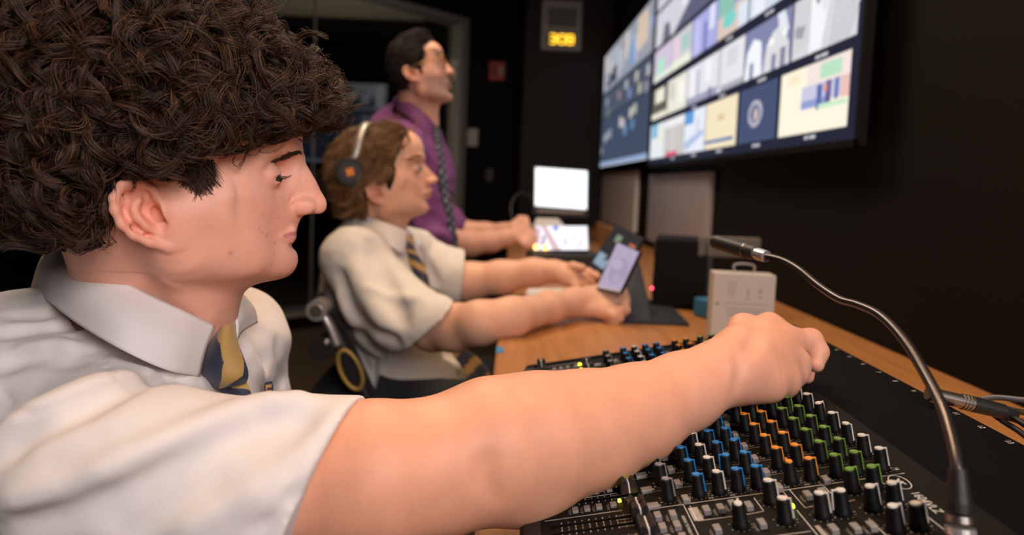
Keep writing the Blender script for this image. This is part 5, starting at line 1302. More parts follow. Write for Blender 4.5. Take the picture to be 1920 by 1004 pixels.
    C_([(0, 853), (66, 803), (166, 759), (232, 726), (315, 709), (380, 712)], .009, -.0055); C_([(0, 830), (66, 783), (166, 740), (240, 712)], .012, .0035)
    C_([(0, 737), (50, 777), (110, 759), (232, 716)], .0028, -.0022); C_([(199, 625), (189, 670), (226, 716)], .0028, -.0022); C_([(100, 560), (150, 640), (195, 662)], .006, -.0022)
    C_([(0, 960), (138, 915), (276, 852), (441, 775), (560, 748)], .010, .0045); C_([(0, 990), (150, 955), (300, 890), (460, 812), (570, 775)], .011, -.0050)
    C_([(240, 1000), (360, 930), (470, 870), (560, 800)], .012, -.0036); C_([(330, 1000), (430, 930), (530, 860)], .010, .0030); C_([(480, 1000), (540, 955), (570, 920)], .006, -.0024)
    C_([(0, 628), (66, 617), (143, 610), (190, 600)], .006, -.0030); C_([(20, 590), (80, 590), (130, 577)], .006, -.0026); C_([(40, 655), (110, 648), (165, 655)], .006, .0026); C_([(0, 690), (60, 668), (150, 680)], .008, -.0028)
    C_([(230, 655), (280, 675), (330, 705)], .008, -.0026); C_([(265, 726), (300, 716), (345, 712)], .0045, -.0024); C_([(280, 700), (360, 708), (430, 735)], .005, .0018)
    C_([(455, 650), (480, 690), (505, 720)], .008, .003); C_([(470, 600), (490, 640), (500, 690)], .010, -.003); C_([(520, 640), (524, 690), (530, 730)], .006, -.0025)
    C_([(640, 770), (610, 830), (585, 890), (566, 950)], .0026, -.0012); C_([(520, 950), (560, 965), (575, 985)], .005, .002)
    g.cut(a_, nrm, 0.0, ((-.26, .28, .40), (-.03, .60, 1.02)))
    ax_ = P(700, 893, .468)-P(560, 892, .458); ax_ /= np.linalg.norm(ax_); c0 = P(640, 902, .464)
    g.cone(c0+ax_*.008, c0+ax_*.08, .0500, .0520, .001, 'sub')
    g.cone(L(-.014, 0, 0), nb+[0, 0, -.012], .058, .066, .006, 'sub')
    shirt, _, _ = field_obj('white_shirt', g, SHIRT, None, None, 1); adopt(shirt, t)
    # collar
    CM_ = mat('white_collar_cloth', (.76, .73, .72), .8, bump=.3, bscale=1400, spec=.2)
    top = [P(112, 436, .665), P(140, 470, .615), P(196, 510, .575), (P(265, 549, .558)), P(342, 585, .565), P(400, 613, .590)]
    bot = [P(60, 548, .665), P(88, 560, .600), P(140, 602, .545), P(225, 655, .515), P(310, 694, .530), P(371, 706, .565)]
    mid = [a*.5+b*.5+H.S*.006+np.array([0, -.002, .002]) for a, b in zip(top, bot)]
    patch('collar_leaf', [top, mid, bot], CM_, t, .0022, None, 8)
    tl = [P(398, 615, .600), P(410, 594, .612), P(422, 569, .628), P(428, 548, .66), P(420, 530, .70)]; bl = [P(401, 641, .597), P(415, 628, .606), P(426, 603, .622), P(436, 580, .655), P(440, 560, .70)]
    patch('collar_stand', [tl, bl], mat('collar_inner_cloth', (.66, .54, .52), .8, bump=.6, bscale=700), t, .002, None, 6)
    tl = [P(424, 570, .632), P(440, 556, .66), P(452, 552, .70)]; bl = [P(440, 641, .612), P(452, 622, .645), P(480, 606, .70)]
    patch('collar_leaf', [tl, [a*.5+b*.5-H.F*-.004 for a, b in zip(tl, bl)], bl], CM_, t, .002, None, 6)
    # tie
    def knotcol(u, v):
        c = np.tile(np.array(NAVY), (len(u), 1)); vv = [0, .25, .5, .75, 1]
        c[(u > np.interp(v, vv, [0, .46, .54, .42, .1])) & (u < np.interp(v, vv, [1, 1, .96, .84, .30]))] = GOLD
        return c
    rws = []
    for (xl, yl, xr, yr, Y) in ((418, 620, 431, 606, .604), (399, 650, 440, 645, .594), (382, 682, 455, 682, .585), (392, 708, 461, 702, .583), (412, 724, 456, 714, .588)):
        rws.append([P(xl+(xr-xl)*u, yl+(yr-yl)*u, Y-.010*math.sin(math.pi*u)) for u in (0, .25, .5, .75, 1)])
    patch('tie_knot', rws, TIE, t, .004, knotcol, 16)
    def tailcol(u, v):
        c = np.tile(np.array(NAVY), (len(u), 1)); c[(u > np.interp(v, [0, .33, .5, 1], [.72, .45, 1.1, 1.1]))] = GOLD; c[(v > .75) & (u < .8)] = GOLD
        return c
    rws = [[P(xl+(xr-xl)*u, yl+(yr-yl)*u, Y-.004*math.sin(math.pi*u)) for u in (0, .33, .67, 1)] for (xl, yl, xr, yr, Y) in ((404, 706, 457, 700, .592), (416, 730, 464, 722, .590), (428, 760, 474, 756, .590), (420, 840, 490, 840, .60))]
    patch('tie_blade', rws, TIE, t, .003, tailcol, 18)
    def bcol(u, v):
        c = np.tile(np.array([.50, .26, .05]), (len(u), 1)); c[(v < .28)] = NAVY; c[(np.abs(u-.5) > .36)] = NAVY; c[(v > .45) & (v < .6) & (u > .3)] = NAVY; c[(v > .72) & (np.abs(u-.5) < .3)] = (.75, .16, .05); return c
    rws = [[P(xl+(xr-xl)*u, yl+(yr-yl)*u, Y) for u in (0, .5, 1)] for (xl, yl, xr, yr, Y) in ((497, 719, 511, 716, .598), (497, 730, 513, 728, .594), (502, 748, 511, 750, .592))]
    patch('crest_patch', rws, TIE, t, .0015, bcol, 8)
front_boy()

# ------------------------------------------------------------------ seated boy with headphones
def mid_boy():
    H = Head(4, 3, (716, 361), (760, 340), 1.60, s_=1.0)
    # size of this head follows its distance
    f0 = H.loc(H.K(821.7, 337, 0))[0]; H.s = f0/.124; H.o = H.K(716, 361, .072*H.s)-H.S*.072*H.s; s = H.s; L = H.L
    p = dict(brow=(796, 299), nasion=(799, 313), bridge=(810, 323), tip=(821.5, 338), tipb=(815, 345), subn=(803, 349), ulip=(811, 356), llip=(809, 366), crease=(801, 379),
             chin=(807, 390), chinb=(797, 402), jaw=(768, 410), angle=(728, 392), eye=(780, 317), mouth=(799, 362), ala=(806, 340), ex=3, ey=-2, cr=.93)
    p['prof'] = [(772, 240), (774, 262), (785, 279), (793, 292), (796, 300), (796.5, 307), (799, 313), (805, 319), (812, 326), (819, 333), (822, 337.5), (820, 342), (814, 345), (804, 347), (804.5, 350), (811, 354), (812.5, 357.5), (809, 361.5), (811.5, 365), (809, 370), (802, 377), (801.5, 381), (806, 387), (807, 392), (804, 398), (798, 402), (785, 406), (772, 409), (760, 414), (757, 425), (756, 450)]
    p['base'] = [(772, 240), (774, 262), (785, 279), (792, 292), (794, 300), (794, 307), (794, 325), (797, 340), (801, 350), (804, 356), (802, 362), (803, 368), (800, 377), (801, 382), (806, 388), (806, 393), (803, 398), (797, 402), (785, 406), (772, 409), (760, 414), (757, 425), (756, 450)]
    t = thing('person', 'boy wearing headphones and white shirt, seated at the desk holding a smartphone', 'person', (-0.36, 1.6, 0.0))
    f = Field((-.58, 1.19, .66), (.34, 1.95, 1.24), .0025)
    sculpt_head(f, H, p, False, earscale=.85)
    nb = P(705, 440, 1.62)
    f.cone(L(-.005, 0, -.01), nb, .054*s, .060, .02); f.cone(L(.02, 0, -.045), P(722, 440, 1.61), .034*s, .046, .02); f.cone(L(-.045, 0, 0), nb+[-.02, 0, 0], .042, .048, .02)
    f.ell(nb-[.0, 0, .12], (.06, .11, .08), None, .03)
    # near (right) arm
    A = lambda pts, k=.02: f.chain([P(*a[:3]) for a in pts], [a[3] for a in pts], k)
    A([(700, 515, 1.47, .036), (770, 590, 1.40, .043), (812, 612, 1.36, .047), (852, 615, 1.32, .0435), (900, 606, 1.28, .0395), (960, 595, 1.30, .0360), (1030, 577, 1.40, .0305), (1078, 568, 1.47, .0275)])
    f.cone(nb-[0, 0, .08], P(700, 518, 1.48), .036, .034, .03)
    W_ = P(1072, 568, 1.465); f.cone(W_, P(1108, 565, 1.48), .030, .030, .02, flat=(0, 1, 0), q=.85)
    for a, b, r in (((1105, 552, 1.50), (1146, 553, 1.49), .019), ((1105, 562, 1.48), (1148, 565, 1.47), .019), ((1105, 572, 1.47), (1142, 577, 1.455), .018), ((1105, 580, 1.46), (1132, 586, 1.45), .016)): f.cone(P(*a), P(*b), r, r*.9, .012)
    for pts in ([(1146, 551, 1.49), (1166, 548, 1.475), (1172, 562, 1.465), (1163, 574, 1.465)], [(1148, 564, 1.47), (1170, 566, 1.455), (1172, 582, 1.45), (1161, 590, 1.455)], [(1142, 577, 1.455), (1162, 582, 1.44), (1160, 596, 1.44), (1148, 600, 1.45)], [(1132, 586, 1.45), (1150, 592, 1.435), (1150, 604, 1.44), (1140, 606, 1.45)]):
        f.chain([P(*a) for a in pts], [.0135, .0115, .0105, .0090], .006)
    f.chain([P(1100, 556, 1.50), P(1126, 545, 1.51), P(1150, 546, 1.49), P(1166, 552, 1.47)], [.018, .014, .0115, .0095], .008)
    f.crease([P(1068, 562, 1.455), P(1071, 586, 1.45)], .006, -.002); f.crease([P(868, 640, 1.29), P(845, 650, 1.30)], .008, -.003)
    # far (left) arm
    A([(800, 500, 1.80, .045), (862, 528, 1.78, .046), (885, 527, 1.78, .045), (940, 520, 1.76, .041), (1000, 511, 1.74, .034), (1040, 509, 1.72, .029)])
    f.cone(nb-[0, 0, .06], P(790, 490, 1.79), .045, .045, .03)
    f.cone(P(1040, 510, 1.72), P(1068, 515, 1.70), .029, .027, .015, flat=(0, 0, 1), q=.85)
    for a, b, r in (((1060, 508, 1.71), (1084, 513, 1.70), .018), ((1060, 516, 1.70), (1084, 521, 1.69), .017), ((1058, 523, 1.69), (1078, 529, 1.68), .016)): f.cone(P(*a), P(*b), r, r*.9, .012)
    for pts, r in (([(1084, 511, 1.70), (1102, 511, 1.69), (1116, 517, 1.66), (1122, 521, 1.64)], .0125), ([(1084, 521, 1.69), (1100, 522, 1.68), (1112, 528, 1.66), (1115, 533, 1.65)], .012), ([(1078, 529, 1.68), (1090, 532, 1.67), (1098, 538, 1.66), (1096, 543, 1.66)], .0115), ([(1068, 528, 1.68), (1078, 536, 1.67), (1082, 543, 1.66)], .011), ([(1058, 505, 1.71), (1074, 500, 1.69), (1092, 503, 1.66)], .013)):
        f.chain([P(*a) for a in pts], [r*(1-.12*k) for k in range(len(pts))], .006)
    body, _, _ = field_obj('body', f, SKINB, None, face_tint(H, p, (.74, .42, .28), (.48, .20, .16), lambda v, q, c: c), smooth_iter=1, mask=cheek(H), mask_iter=25); adopt(body, t)
    # eye and brow
    e = H.K(*p['eye'], .032*s)-H.S*.032*s
    for sd in (1, -1):
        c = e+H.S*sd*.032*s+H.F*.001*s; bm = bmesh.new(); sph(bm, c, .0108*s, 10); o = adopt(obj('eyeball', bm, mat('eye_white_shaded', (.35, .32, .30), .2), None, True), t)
        bm = bmesh.new(); sph(bm, c+H.F*.0055*s, .0068*s, 8); adopt(obj('iris', bm, mat('dark_iris', (.03, .02, .015), .2), None, True), t).parent = o
    r = np.random.default_rng(8); HB = hairmat('light_brown_hair', (.06, .028, .011), (.20, .10, .038), (.42, .23, .09), .4)
    st = []; br = spline([(795, 296), (788, 293), (778, 294), (770, 298)], 20)
    for j in range(300):
        u = r.random(); a = br[int(u*(len(br)-1))]; q0 = surf(f, a[0]+r.normal(0, .8), a[1]+r.normal(0, 1.3))
        if q0 is None: continue
        d0 = -H.F*.8+H.U*(.3-.7*u)+H.S*.5; tt = np.linspace(0, 1, 5)[:, None]; st.append(q0+d0*tt*.009+H.S*.0015)
    adopt(hair_obj('eyebrow', np.array(st), .0004, HB, None), t)
    # hair
    hf = Field(tuple(H.o-np.array([.19, .17, .10])*s), tuple(H.o+np.array([.16, .17, .20])*s), .0035)
    E_ = lambda F_, l, U_, r3, k=.02, op='add': hf.ell(L(F_, l, U_), np.array(r3)*s, H.B, k, op)
    E_(-.012, 0, .055, (.100, .085, .090)); E_(.030, 0, .100, (.055, .062, .042)); E_(-.045, 0, .008, (.055, .076, .055), .03)
    hf.ell(L(.095, 0, .010), np.array([.062, .095, .062])*s, H.B, .012, 'sub'); hf.cut(H.K(735, 340, .07), -H.U*1.0+H.F*.0, .004, (tuple(H.K(712, 340, .09)-[.0, .02, .1]), tuple(H.K(830, 300, -.09)+[.1, .1, .15])))
    a3, b3, c3 = H.K(778, 258, 0.0), H.K(742, 300, .070*s), H.K(738, 345, .076*s); hn = np.cross(b3-a3, H.S); a_n = H.K(772, 256, .03*s); b_n = H.K(741, 292, .072*s); c_n = H.K(772, 256, -.03*s)
    hn = np.cross(b_n-a_n, c_n-a_n); hn /= np.linalg.norm(hn); hn = hn*np.sign(hn @ H.F); hf.cut(a_n, hn, .004, (tuple(L(.03, -.12, -.06)-[.06, .2, .1]), tuple(L(.16, .12, .125)+[.1, .2, .0])))
    hf.cone(L(.020, .074, .05), L(.016, .074, .0), .013*s, .006*s, .01)
    hf.noise(.002, 60, 3)
    cap, cp, cq = field_obj('short_brown_hair', hf, mat('brown_hair_underlayer', (.032, .015, .006), .8, spec=.2), None, None, 0); adopt(cap, t)
    N_ = vnormals(cp, cq); N_ = -N_ if ((cp-cp.mean(0))*N_).sum(1).mean() < 0 else N_
    def flow(x, n): 
        ql = H.loc(x); return -H.F*1.0-H.U*np.where(ql[:, 2] > .10, .1, .9)[:, None]+H.S*.5*np.sign(ql[:, 1:2])
    A_ = locks(cp, N_, flow, 2600, 12, .050, .0028, .45, .007, .0022, .0002, 10, 21, .5, .45)
    ql = H.loc(A_.reshape(-1, 3)).reshape(A_.shape); bad = ((ql[..., 0] > .034) & (ql[..., 2] < .078+1.0*(ql[..., 0]-.034))).any(1) | ((ql[..., 0] > -.03) & (ql[..., 2] < .015) & (ql[..., 1] > .05)).any(1) | (ql[..., 2] < -.065).any(1)
    adopt(hair_obj('hair_strands', A_[~bad], .00042, HB, None), cap)
    # shirt
    g = Field((-.66, 1.22, .40), (-.02, 2.02, 1.02), .0035)
    g.cone(P(665, 480, 1.47), P(770, 470, 1.78), .062, .058, .04); g.ell(P(705, 545, 1.62), (.112, .180, .15), None, .05)
    g.ell(P(745, 640, 1.60), (.105, .165, .14), None, .05); g.cone(P(682, 480, 1.60), P(668, 545, 1.60), .072, .072, .05)
    g.ell(P(790, 720, 1.60), (.105, .165, .09), None, .05); g.cone(P(705, 428, 1.62), P(688, 465, 1.60), .058, .068, .04)
    g.chain([P(660, 490, 1.46), P(715, 555, 1.43), P(755, 590, 1.395), P(800, 613, 1.355), P(850, 616, 1.315)], [.066, .070, .067, .062, .056], .03)
    g.chain([P(790, 490, 1.79), P(830, 510, 1.785), P(866, 520, 1.78), P(885, 525, 1.78)], [.062, .060, .062, .062], .03)
    g.noise(.0030, 24, 31, aniso=(1, 1, .7)); g.noise(.0012, 75, 32)
    C_ = lambda pts, w_, d: pxcrease(g, pts, w_, d, 4)
    C_([(700, 460), (720, 520), (755, 600)], .018, -.010); C_([(665, 500), (690, 560), (730, 620)], .018, .008); C_([(640, 520), (660, 580), (700, 620), (740, 640)], .014, -.010); C_([(640, 560), (690, 640), (760, 680)], .018, .009)
    C_([(740, 470), (790, 500), (820, 530)], .012, -.006); C_([(660, 650), (720, 690), (790, 700)], .014, -.009); C_([(640, 600), (680, 680), (720, 740)], .016, -.009); C_([(760, 700), (820, 690), (860, 690)], .014, .008); C_([(690, 540), (740, 560), (790, 560)], .012, .005)
    C_([(780, 440), (800, 490), (815, 520)], .010, -.005)
    a_, b_ = P(836, 558, 1.38), P(745, 668, 1.33); n_ = np.cross(b_-a_, np.array([-.20, 1, 0])); n_ *= np.sign(n_[0]); g.cut(a_, n_, .0, ((-.26, 1.1, .5), (-.02, 1.53, .98)))
    a_, b_ = P(870, 498, 1.74), P(864, 552, 1.74); n_ = np.cross(b_-a_, np.array([-.1, 1, 0])); n_ *= np.sign(n_[0]); g.cut(a_, n_, .0, ((-.3, 1.66, .7), (-.02, 2.02, 1.0)))
    g.cone(P(806, 610, 1.352), P(870, 620, 1.305), .051, .052, .001, 'sub'); g.cone(L(-.005, 0, 0), nb, .062, .068, .004, 'sub')
    shirt, _, _ = field_obj('white_shirt', g, SHIRTB, None, None, 1); adopt(shirt, t)
    CMt = mat('white_collar_cloth_seated', (.74, .71, .68), .8, spec=.2)
    top = [P(655, 400, 1.68), P(668, 402, 1.60), P(695, 410, 1.545), P(730, 422, 1.53), P(760, 434, 1.56), P(764, 438, 1.60)]
    bot = [P(655, 418, 1.69), P(672, 425, 1.58), P(700, 443, 1.52), P(730, 462, 1.50), P(752, 476, 1.52), P(760, 470, 1.56)]
    patch('collar_leaf', [top, [a*.5+b*.5+np.array([0, -.004, .003]) for a, b in zip(top, bot)], bot], CMt, t, .003, None, 6)
    top = [P(760, 436, 1.60), P(768, 440, 1.66), P(762, 436, 1.72)]; bot = [P(772, 478, 1.60), P(790, 462, 1.68), P(786, 448, 1.74)]
    patch('collar_leaf', [top, bot], CMt, t, .003, None, 6)
    def stripes(f1, off=0.0, sl=.5):
        def fn(u, v):
            c = np.tile(np.array(NAVY), (len(u), 1)); c[((v*f1+u*sl+off) % 1.0) < .42] = np.array(GOLD)*.9; return c
        return fn
    rows = [[P(xl+(xr-xl)*u, y+u*3, Y-.006*math.sin(math.pi*u)) for u in (0, .5, 1)] for xl, xr, y, Y in ((757, 772, 440, 1.575), (754, 776, 462, 1.56), (766, 780, 474, 1.555), (768, 790, 490, 1.55), (778, 801, 515, 1.54), (785, 806, 540, 1.53))]
    patch('striped_tie', rows, TIE, t, .004, stripes(3.2, .35, -.5), 10)
    rows = [[P(xl+(xr-xl)*u, yl+(yr-yl)*u, Y) for u in (0, .5, 1)] for xl, yl, xr, yr, Y in ((846, 662, 868, 652, 1.47), (868, 692, 896, 672, 1.45), (884, 722, 918, 700, 1.43), (893, 738, 921, 722, 1.42))]
    patch('striped_tie_end', rows, TIE, t, .004, stripes(2.6, .1, .2), 10)
    rows = [[P(656, 417, 1.60), P(660, 420, 1.59)], [P(680, 436, 1.535), P(682, 440, 1.53)], [P(705, 450, 1.51), P(706, 454, 1.508)]]
    patch('tie_neck_band', rows, TIE, t, .003, lambda u, v: np.where((v < .5)[:, None], np.array(GOLD)[None], np.array(NAVY)[None]), 8)
    # trousers and legs
    h = Field((-.52, 1.36, -.01), (.32, 1.92, .66), .006)
    h.cone((-.32, 1.55, .50), (-.32, 1.70, .50), .115, .115, .04)
    for y, yy in ((1.53, 1.50), (1.71, 1.74)):
        h.cone((-.30, y, .50), (.10, yy, .555), .085, .062, .03); h.cone((.10, yy, .555), (.13, yy, .10), .058, .045, .02)
        h.cone((.10, yy, .045), (.24, yy, .035), .045, .038, .02)
    h.noise(.003, 40, 9); tr, _, _ = field_obj('dark_trousers', h, TROUSER, None, None, 1); adopt(tr, t)
    # ---------------- headphones (worn, but a thing of their own)
    hp = thing('headphones', 'black and silver headphones with orange emblem on the seated boy\'s head', 'headphones', tuple(L(0, 0, .14)))
    cpx = (657, 323); c = H.K(*cpx, .094*s); c2 = H.K(*cpx, .094*s)-H.S*.188*s
    for sd, cc in ((1, c), (-1, c2)):
        ax = H.S*sd
        bm = bmesh.new(); cyl(bm, cc-ax*.022, cc+ax*.004, .032, .030, 30); adopt(obj('ear_cup', bm, MT['blk']), hp)
        bm = bmesh.new(); cyl(bm, cc-ax*.034, cc-ax*.020, .034, .036, 30); adopt(obj('ear_cushion', bm, MT['blkmatte']), hp)
        bm = bmesh.new(); v = cyl(bm, cc+ax*.0035, cc+ax*.0055, .024, .023, 8); adopt(obj('cup_plate', bm, mat('dark_grey_cup', (.035, .037, .042), .45)), hp)
        bm = bmesh.new(); bx(bm, cc+ax*.006, (.017, .003, .017), basis(H.F*.96+H.U*.25, ax, H.U*.96-H.F*.25), bev=.001); adopt(obj('emblem', bm, mat('orange_emblem', (.75, .24, .03), .5)), hp)
    arcp = [c+H.U*.022*s+H.S*.002, H.K(650, 268, .096*s), H.K(664, 238, .075*s), H.K(690, 222, .03*s), H.K(690, 222, .03*s)-H.S*.06*s, H.K(664, 238, .075*s)-H.S*.150*s, H.K(650, 268, .096*s)-H.S*.192*s, c2+H.U*.022*s]
    arcp[1] = L(-.052, .097, .085); arcp[2] = L(-.042, .082, .130); arcp[3] = L(-.034, .040, .158); arcp[4] = L(-.034, -.040, .158); arcp[5] = L(-.042, -.082, .130); arcp[6] = L(-.052, -.097, .085)
    S_ = np.array(spline(arcp, 10)); F_ = H.F
    bm = bmesh.new(); w_ = .008; prev = None
    cen = L(-.04, 0, .05)
    for k, x in enumerate(S_):
        out = x-cen; out -= F_*(out @ F_); out /= np.linalg.norm(out)
        q = [bm.verts.new(x+F_*w_), bm.verts.new(x-F_*w_), bm.verts.new(x-F_*w_-out*.005), bm.verts.new(x+F_*w_-out*.005)]
        if prev:
            for a in range(4): bm.faces.new((prev[a], prev[(a+1) % 4], q[(a+1) % 4], q[a]))
        prev = q
    bmesh.ops.recalc_face_normals(bm, faces=bm.faces); adopt(obj('headband', bm, mat('silver_headband', (.48, .46, .42), .4, metal=.5), None, True), hp)
mid_boy()

# ------------------------------------------------------------------ office chair under the seated boy
def chair():
    t = thing('office_chair', 'black mesh office chair with chrome arms under the seated boy', 'chair', (-.36, 1.60, 0))
    A = lambda o: adopt(o, t)
    rows = []
    for (px, py) in ((604, 566), (628, 605), (648, 645), (668, 690), (694, 745), (706, 775)):
        a = P(px, py, 1.47); x = a[0]; z = a[2]; rows.append([np.array([x+.010, 1.42, z]), np.array([x-.030, 1.52, z]), np.array([x-.045, 1.62, z]), np.array([x-.03, 1.72, z]), np.array([x+.01, 1.82, z])])
    A(patch('backrest', rows, MT['meshfab'], t, .022, None, 5))
    for j in (0, 4):
        bm = bmesh.new(); tube(bm, spline([r_[j] for r_ in rows], 5), .013, 10); A(obj('backrest_frame', bm, MT['blk'], smooth=True))
    bm = bmesh.new(); bx(bm, (-.22, 1.62, .455), (.46, .46, .06), bev=.02); A(obj('seat', bm, MT['meshfab'], smooth=False))
    # chrome arm hardware
    for y in (1.385, 1.86):
        dy = y-1.40
        p0, p1, p2 = P(598, 580, y), P(617, 610, y), P(634, 650, y)
        if y > 1.5: p0, p1, p2 = [np.array([q[0], y, q[2]]) for q in (P(598, 580, 1.385), P(617, 610, 1.385), P(634, 650, 1.385))]
        bm = bmesh.new(); tube(bm, spline([p0, p1, p2], 8), .0075, 12); A(obj('arm_bracket', bm, MT['chrome'], smooth=True))
        bm = bmesh.new(); cyl(bm, p0-[0, .02, 0], p0+[0, .03, 0], .021, .021, 24); A(obj('chrome_pivot', bm, MT['chrome']))
        bm = bmesh.new(); cyl(bm, p0-[0, .024, 0], p0-[0, .018, 0], .012, .012, 20); A(obj('pivot_cap', bm, MT['steel']))
        q = np.array([p2[0]-.030, y, p2[2]-.002]); bm = bmesh.new(); cyl(bm, q-[0, .02, 0], q+[0, .04, 0], .024, .022, 20); A(obj('adjuster_knob', bm, MT['blk']))
        bm = bmesh.new(); sph(bm, q+np.array([.012, -.022, .015]), .006, 8); A(obj('knob_screw', bm, MT['chrome']))
    # gold oval emblem on the side of the backrest frame
    c = P(657, 694, 1.40); u = P(672, 728, 1.40)-P(640, 656, 1.40); L_ = np.linalg.norm(u)/2; u /= np.linalg.norm(u); v = np.cross(u, [0, -1, 0]); v /= np.linalg.norm(v)
    bm = bmesh.new(); ring = [c+u*L_*math.cos(a)+v*.020*math.sin(a) for a in np.linspace(0, 2*math.pi, 41)]; tube(bm, ring, .0045, 8, cap=False); A(obj('gold_emblem_ring', bm, MT['gold'], smooth=True))
    bm = bmesh.new(); vs = [bm.verts.new(c+u*L_*.9*math.cos(a)+v*.017*math.sin(a)+np.array([0, .004, 0])) for a in np.linspace(0, 2*math.pi, 33)[:-1]]; bm.faces.new(vs); A(obj('emblem_plate', bm, MT['blk']))
    bm = bmesh.new(); cyl(bm, (-.22, 1.62, .12), (-.22, 1.62, .43), .028, .028, 20); A(obj('gas_lift', bm, MT['chrome']))
    for k in range(5):
        a = 2*math.pi*k/5+.3; e = (-.22+.30*math.cos(a), 1.62+.30*math.sin(a), .075); bm = bmesh.new(); cyl(bm, (-.22, 1.62, .12), e, .024, .016, 12); o = A(obj('base_leg', bm, MT['blk']))
        bm = bmesh.new(); cyl(bm, (e[0]-.012, e[1], .03), (e[0]+.012, e[1], .03), .03, .03, 18); cyl(bm, (e[0], e[1], .045), (e[0], e[1], .08), .006, .006, 8); w_ = obj('caster', bm, MT['blk']); w_.parent = o; w_.matrix_parent_inverse = Matrix.Identity(4)
chair()

# ------------------------------------------------------------------ standing man in purple shirt
def man():
    H = Head(2, 20, (779, 137), (810, 130), 2.20, s_=1.0)
    f0 = H.loc(H.K(853.6, 135.6, 0))[0]; H.s = f0/.124; H.o = H.K(779, 137, .072*H.s)-H.S*.072*H.s; s = H.s; L = H.L
    p = dict(brow=(834, 108), nasion=(838, 119), bridge=(845, 126), tip=(853, 136), tipb=(848, 141), subn=(841, 145), ulip=(846, 153), llip=(847, 162), crease=(845, 171),
             chin=(851, 180), chinb=(840, 192), jaw=(822, 193), angle=(792, 168), eye=(820, 116), mouth=(834, 157), ala=(842, 136), ex=2, ey=0, cr=.78)
    p['prof'] = [(800, 62), (815, 84), (826, 98), (833, 108), (836.5, 115), (839, 120), (844, 125), (850, 130), (853.8, 135.5), (852, 139.5), (846, 143), (841, 145), (843, 149), (848, 153), (848.5, 157), (845.5, 159), (848.5, 163), (847, 169), (846, 172), (850, 176), (852.5, 181), (851, 187), (845, 192), (835, 195), (826, 198), (818, 208), (812, 230)]
    p['base'] = [(800, 62), (815, 84), (826, 98), (832, 108), (834, 115), (834, 125), (836, 138), (839, 146), (841, 153), (840, 159), (842, 165), (844, 172), (850, 177), (852, 181), (850, 187), (845, 192), (835, 195), (826, 198), (818, 208), (812, 230)]
    t = thing('person', 'standing man with glasses, purple shirt and dotted navy tie leaning on the desk', 'person', (-.34, 2.3, 0))
    f = Field((-.56, 1.92, .66), (.14, 2.75, 1.60), .0036)
    sculpt_head(f, H, p, False, earscale=.95)
    nb = P(775, 232, 2.26)
    f.cone(L(-.005, 0, -.01), nb, .056*s, .062, .02); f.cone(L(.02, 0, -.045), P(795, 232, 2.24), .036*s, .048, .02); f.ell(nb-[0, 0, .12], (.08, .15, .08), None, .04)
    A = lambda pts, k=.02: f.chain([P(*a[:3]) for a in pts], [a[3] for a in pts], k)
    A([(760, 300, 2.12, .05), (790, 400, 2.12, .045), (840, 455, 2.16, .043), (880, 457, 2.22, .041), (920, 453, 2.27, .034), (950, 447, 2.31, .028), (966, 442, 2.32, .027)])
    A([(790, 300, 2.50, .05), (810, 400, 2.52, .045), (860, 432, 2.54, .040), (910, 436, 2.52, .034), (945, 434, 2.48, .027), (962, 430, 2.46, .026)])
    f.cone(nb-[0, 0, .1], P(760, 300, 2.13), .05, .05, .03); f.cone(nb-[0, 0, .1], P(790, 300, 2.49), .05, .05, .03)
    for base, tips, th in (((968, 441, 2.32), [((978, 444, 2.31), (990, 452, 2.29), (996, 461, 2.28)), ((980, 438, 2.33), (993, 446, 2.31), (1000, 455, 2.30)), ((980, 433, 2.34), (995, 438, 2.33), (1003, 447, 2.32)), ((975, 450, 2.30), (984, 459, 2.28), (988, 465, 2.28))], ((972, 432, 2.34), (984, 425, 2.35), (994, 430, 2.36))),
                       ((966, 428, 2.46), [((976, 424, 2.45), (986, 421, 2.43), (992, 428, 2.42)), ((976, 419, 2.46), (985, 415, 2.45), (990, 420, 2.44)), ((974, 430, 2.45), (984, 430, 2.43), (988, 436, 2.42)), ((974, 435, 2.44), (982, 438, 2.43), (985, 443, 2.42))], ((970, 418, 2.47), (976, 411, 2.47), (986, 410, 2.46)))):
        B0 = P(*base)
        for tp in tips: f.chain([B0]+[P(*a) for a in tp], [.022, .0145, .0115, .0095], .010)
        f.chain([B0]+[P(*a) for a in th], [.020, .0145, .012, .010], .010)
    def beard(v, q, c):
        m = smoothstep((-.012-q[:, 2]+.10*(q[:, 0]-.06))/.02)*smoothstep((q[:, 0]-.0)/.03)*smoothstep((q[:, 2]+.12)/.03)
        return c*(1-.55*m[:, None])+np.array([.16, .12, .11])*.55*m[:, None]
    body, _, _ = field_obj('body', f, SKINM, None, face_tint(H, p, (.70, .38, .27), (.42, .18, .15), beard), smooth_iter=1, mask=cheek(H), mask_iter=15); adopt(body, t)
    e = H.K(*p['eye'], .032*s)-H.S*.032*s
    for sd in (1, -1):
        c = e+H.S*sd*.032*s+H.F*.001*s; bm = bmesh.new(); sph(bm, c, .0108*s, 10); adopt(obj('eyeball', bm, bpy.data.materials['eye_white_shaded'], None, True), t)
        q0 = c+H.F*.010+H.U*.017; bm = bmesh.new(); tube(bm, spline([q0-H.S*sd*.012+H.F*.004, q0, q0+H.S*sd*.016-H.F*.006], 4), .0028, 8); adopt(obj('eyebrow', bm, mat('dark_brow', (.02, .012, .008), .8), None, True), t)
    hf = Field(tuple(H.o-np.array([.17, .16, .12])*s), tuple(H.o+np.array([.16, .16, .19])*s), .004)
    E_ = lambda F_, l, U_, r3, k=.02, op='add': hf.ell(L(F_, l, U_), np.array(r3)*s, H.B, k, op)
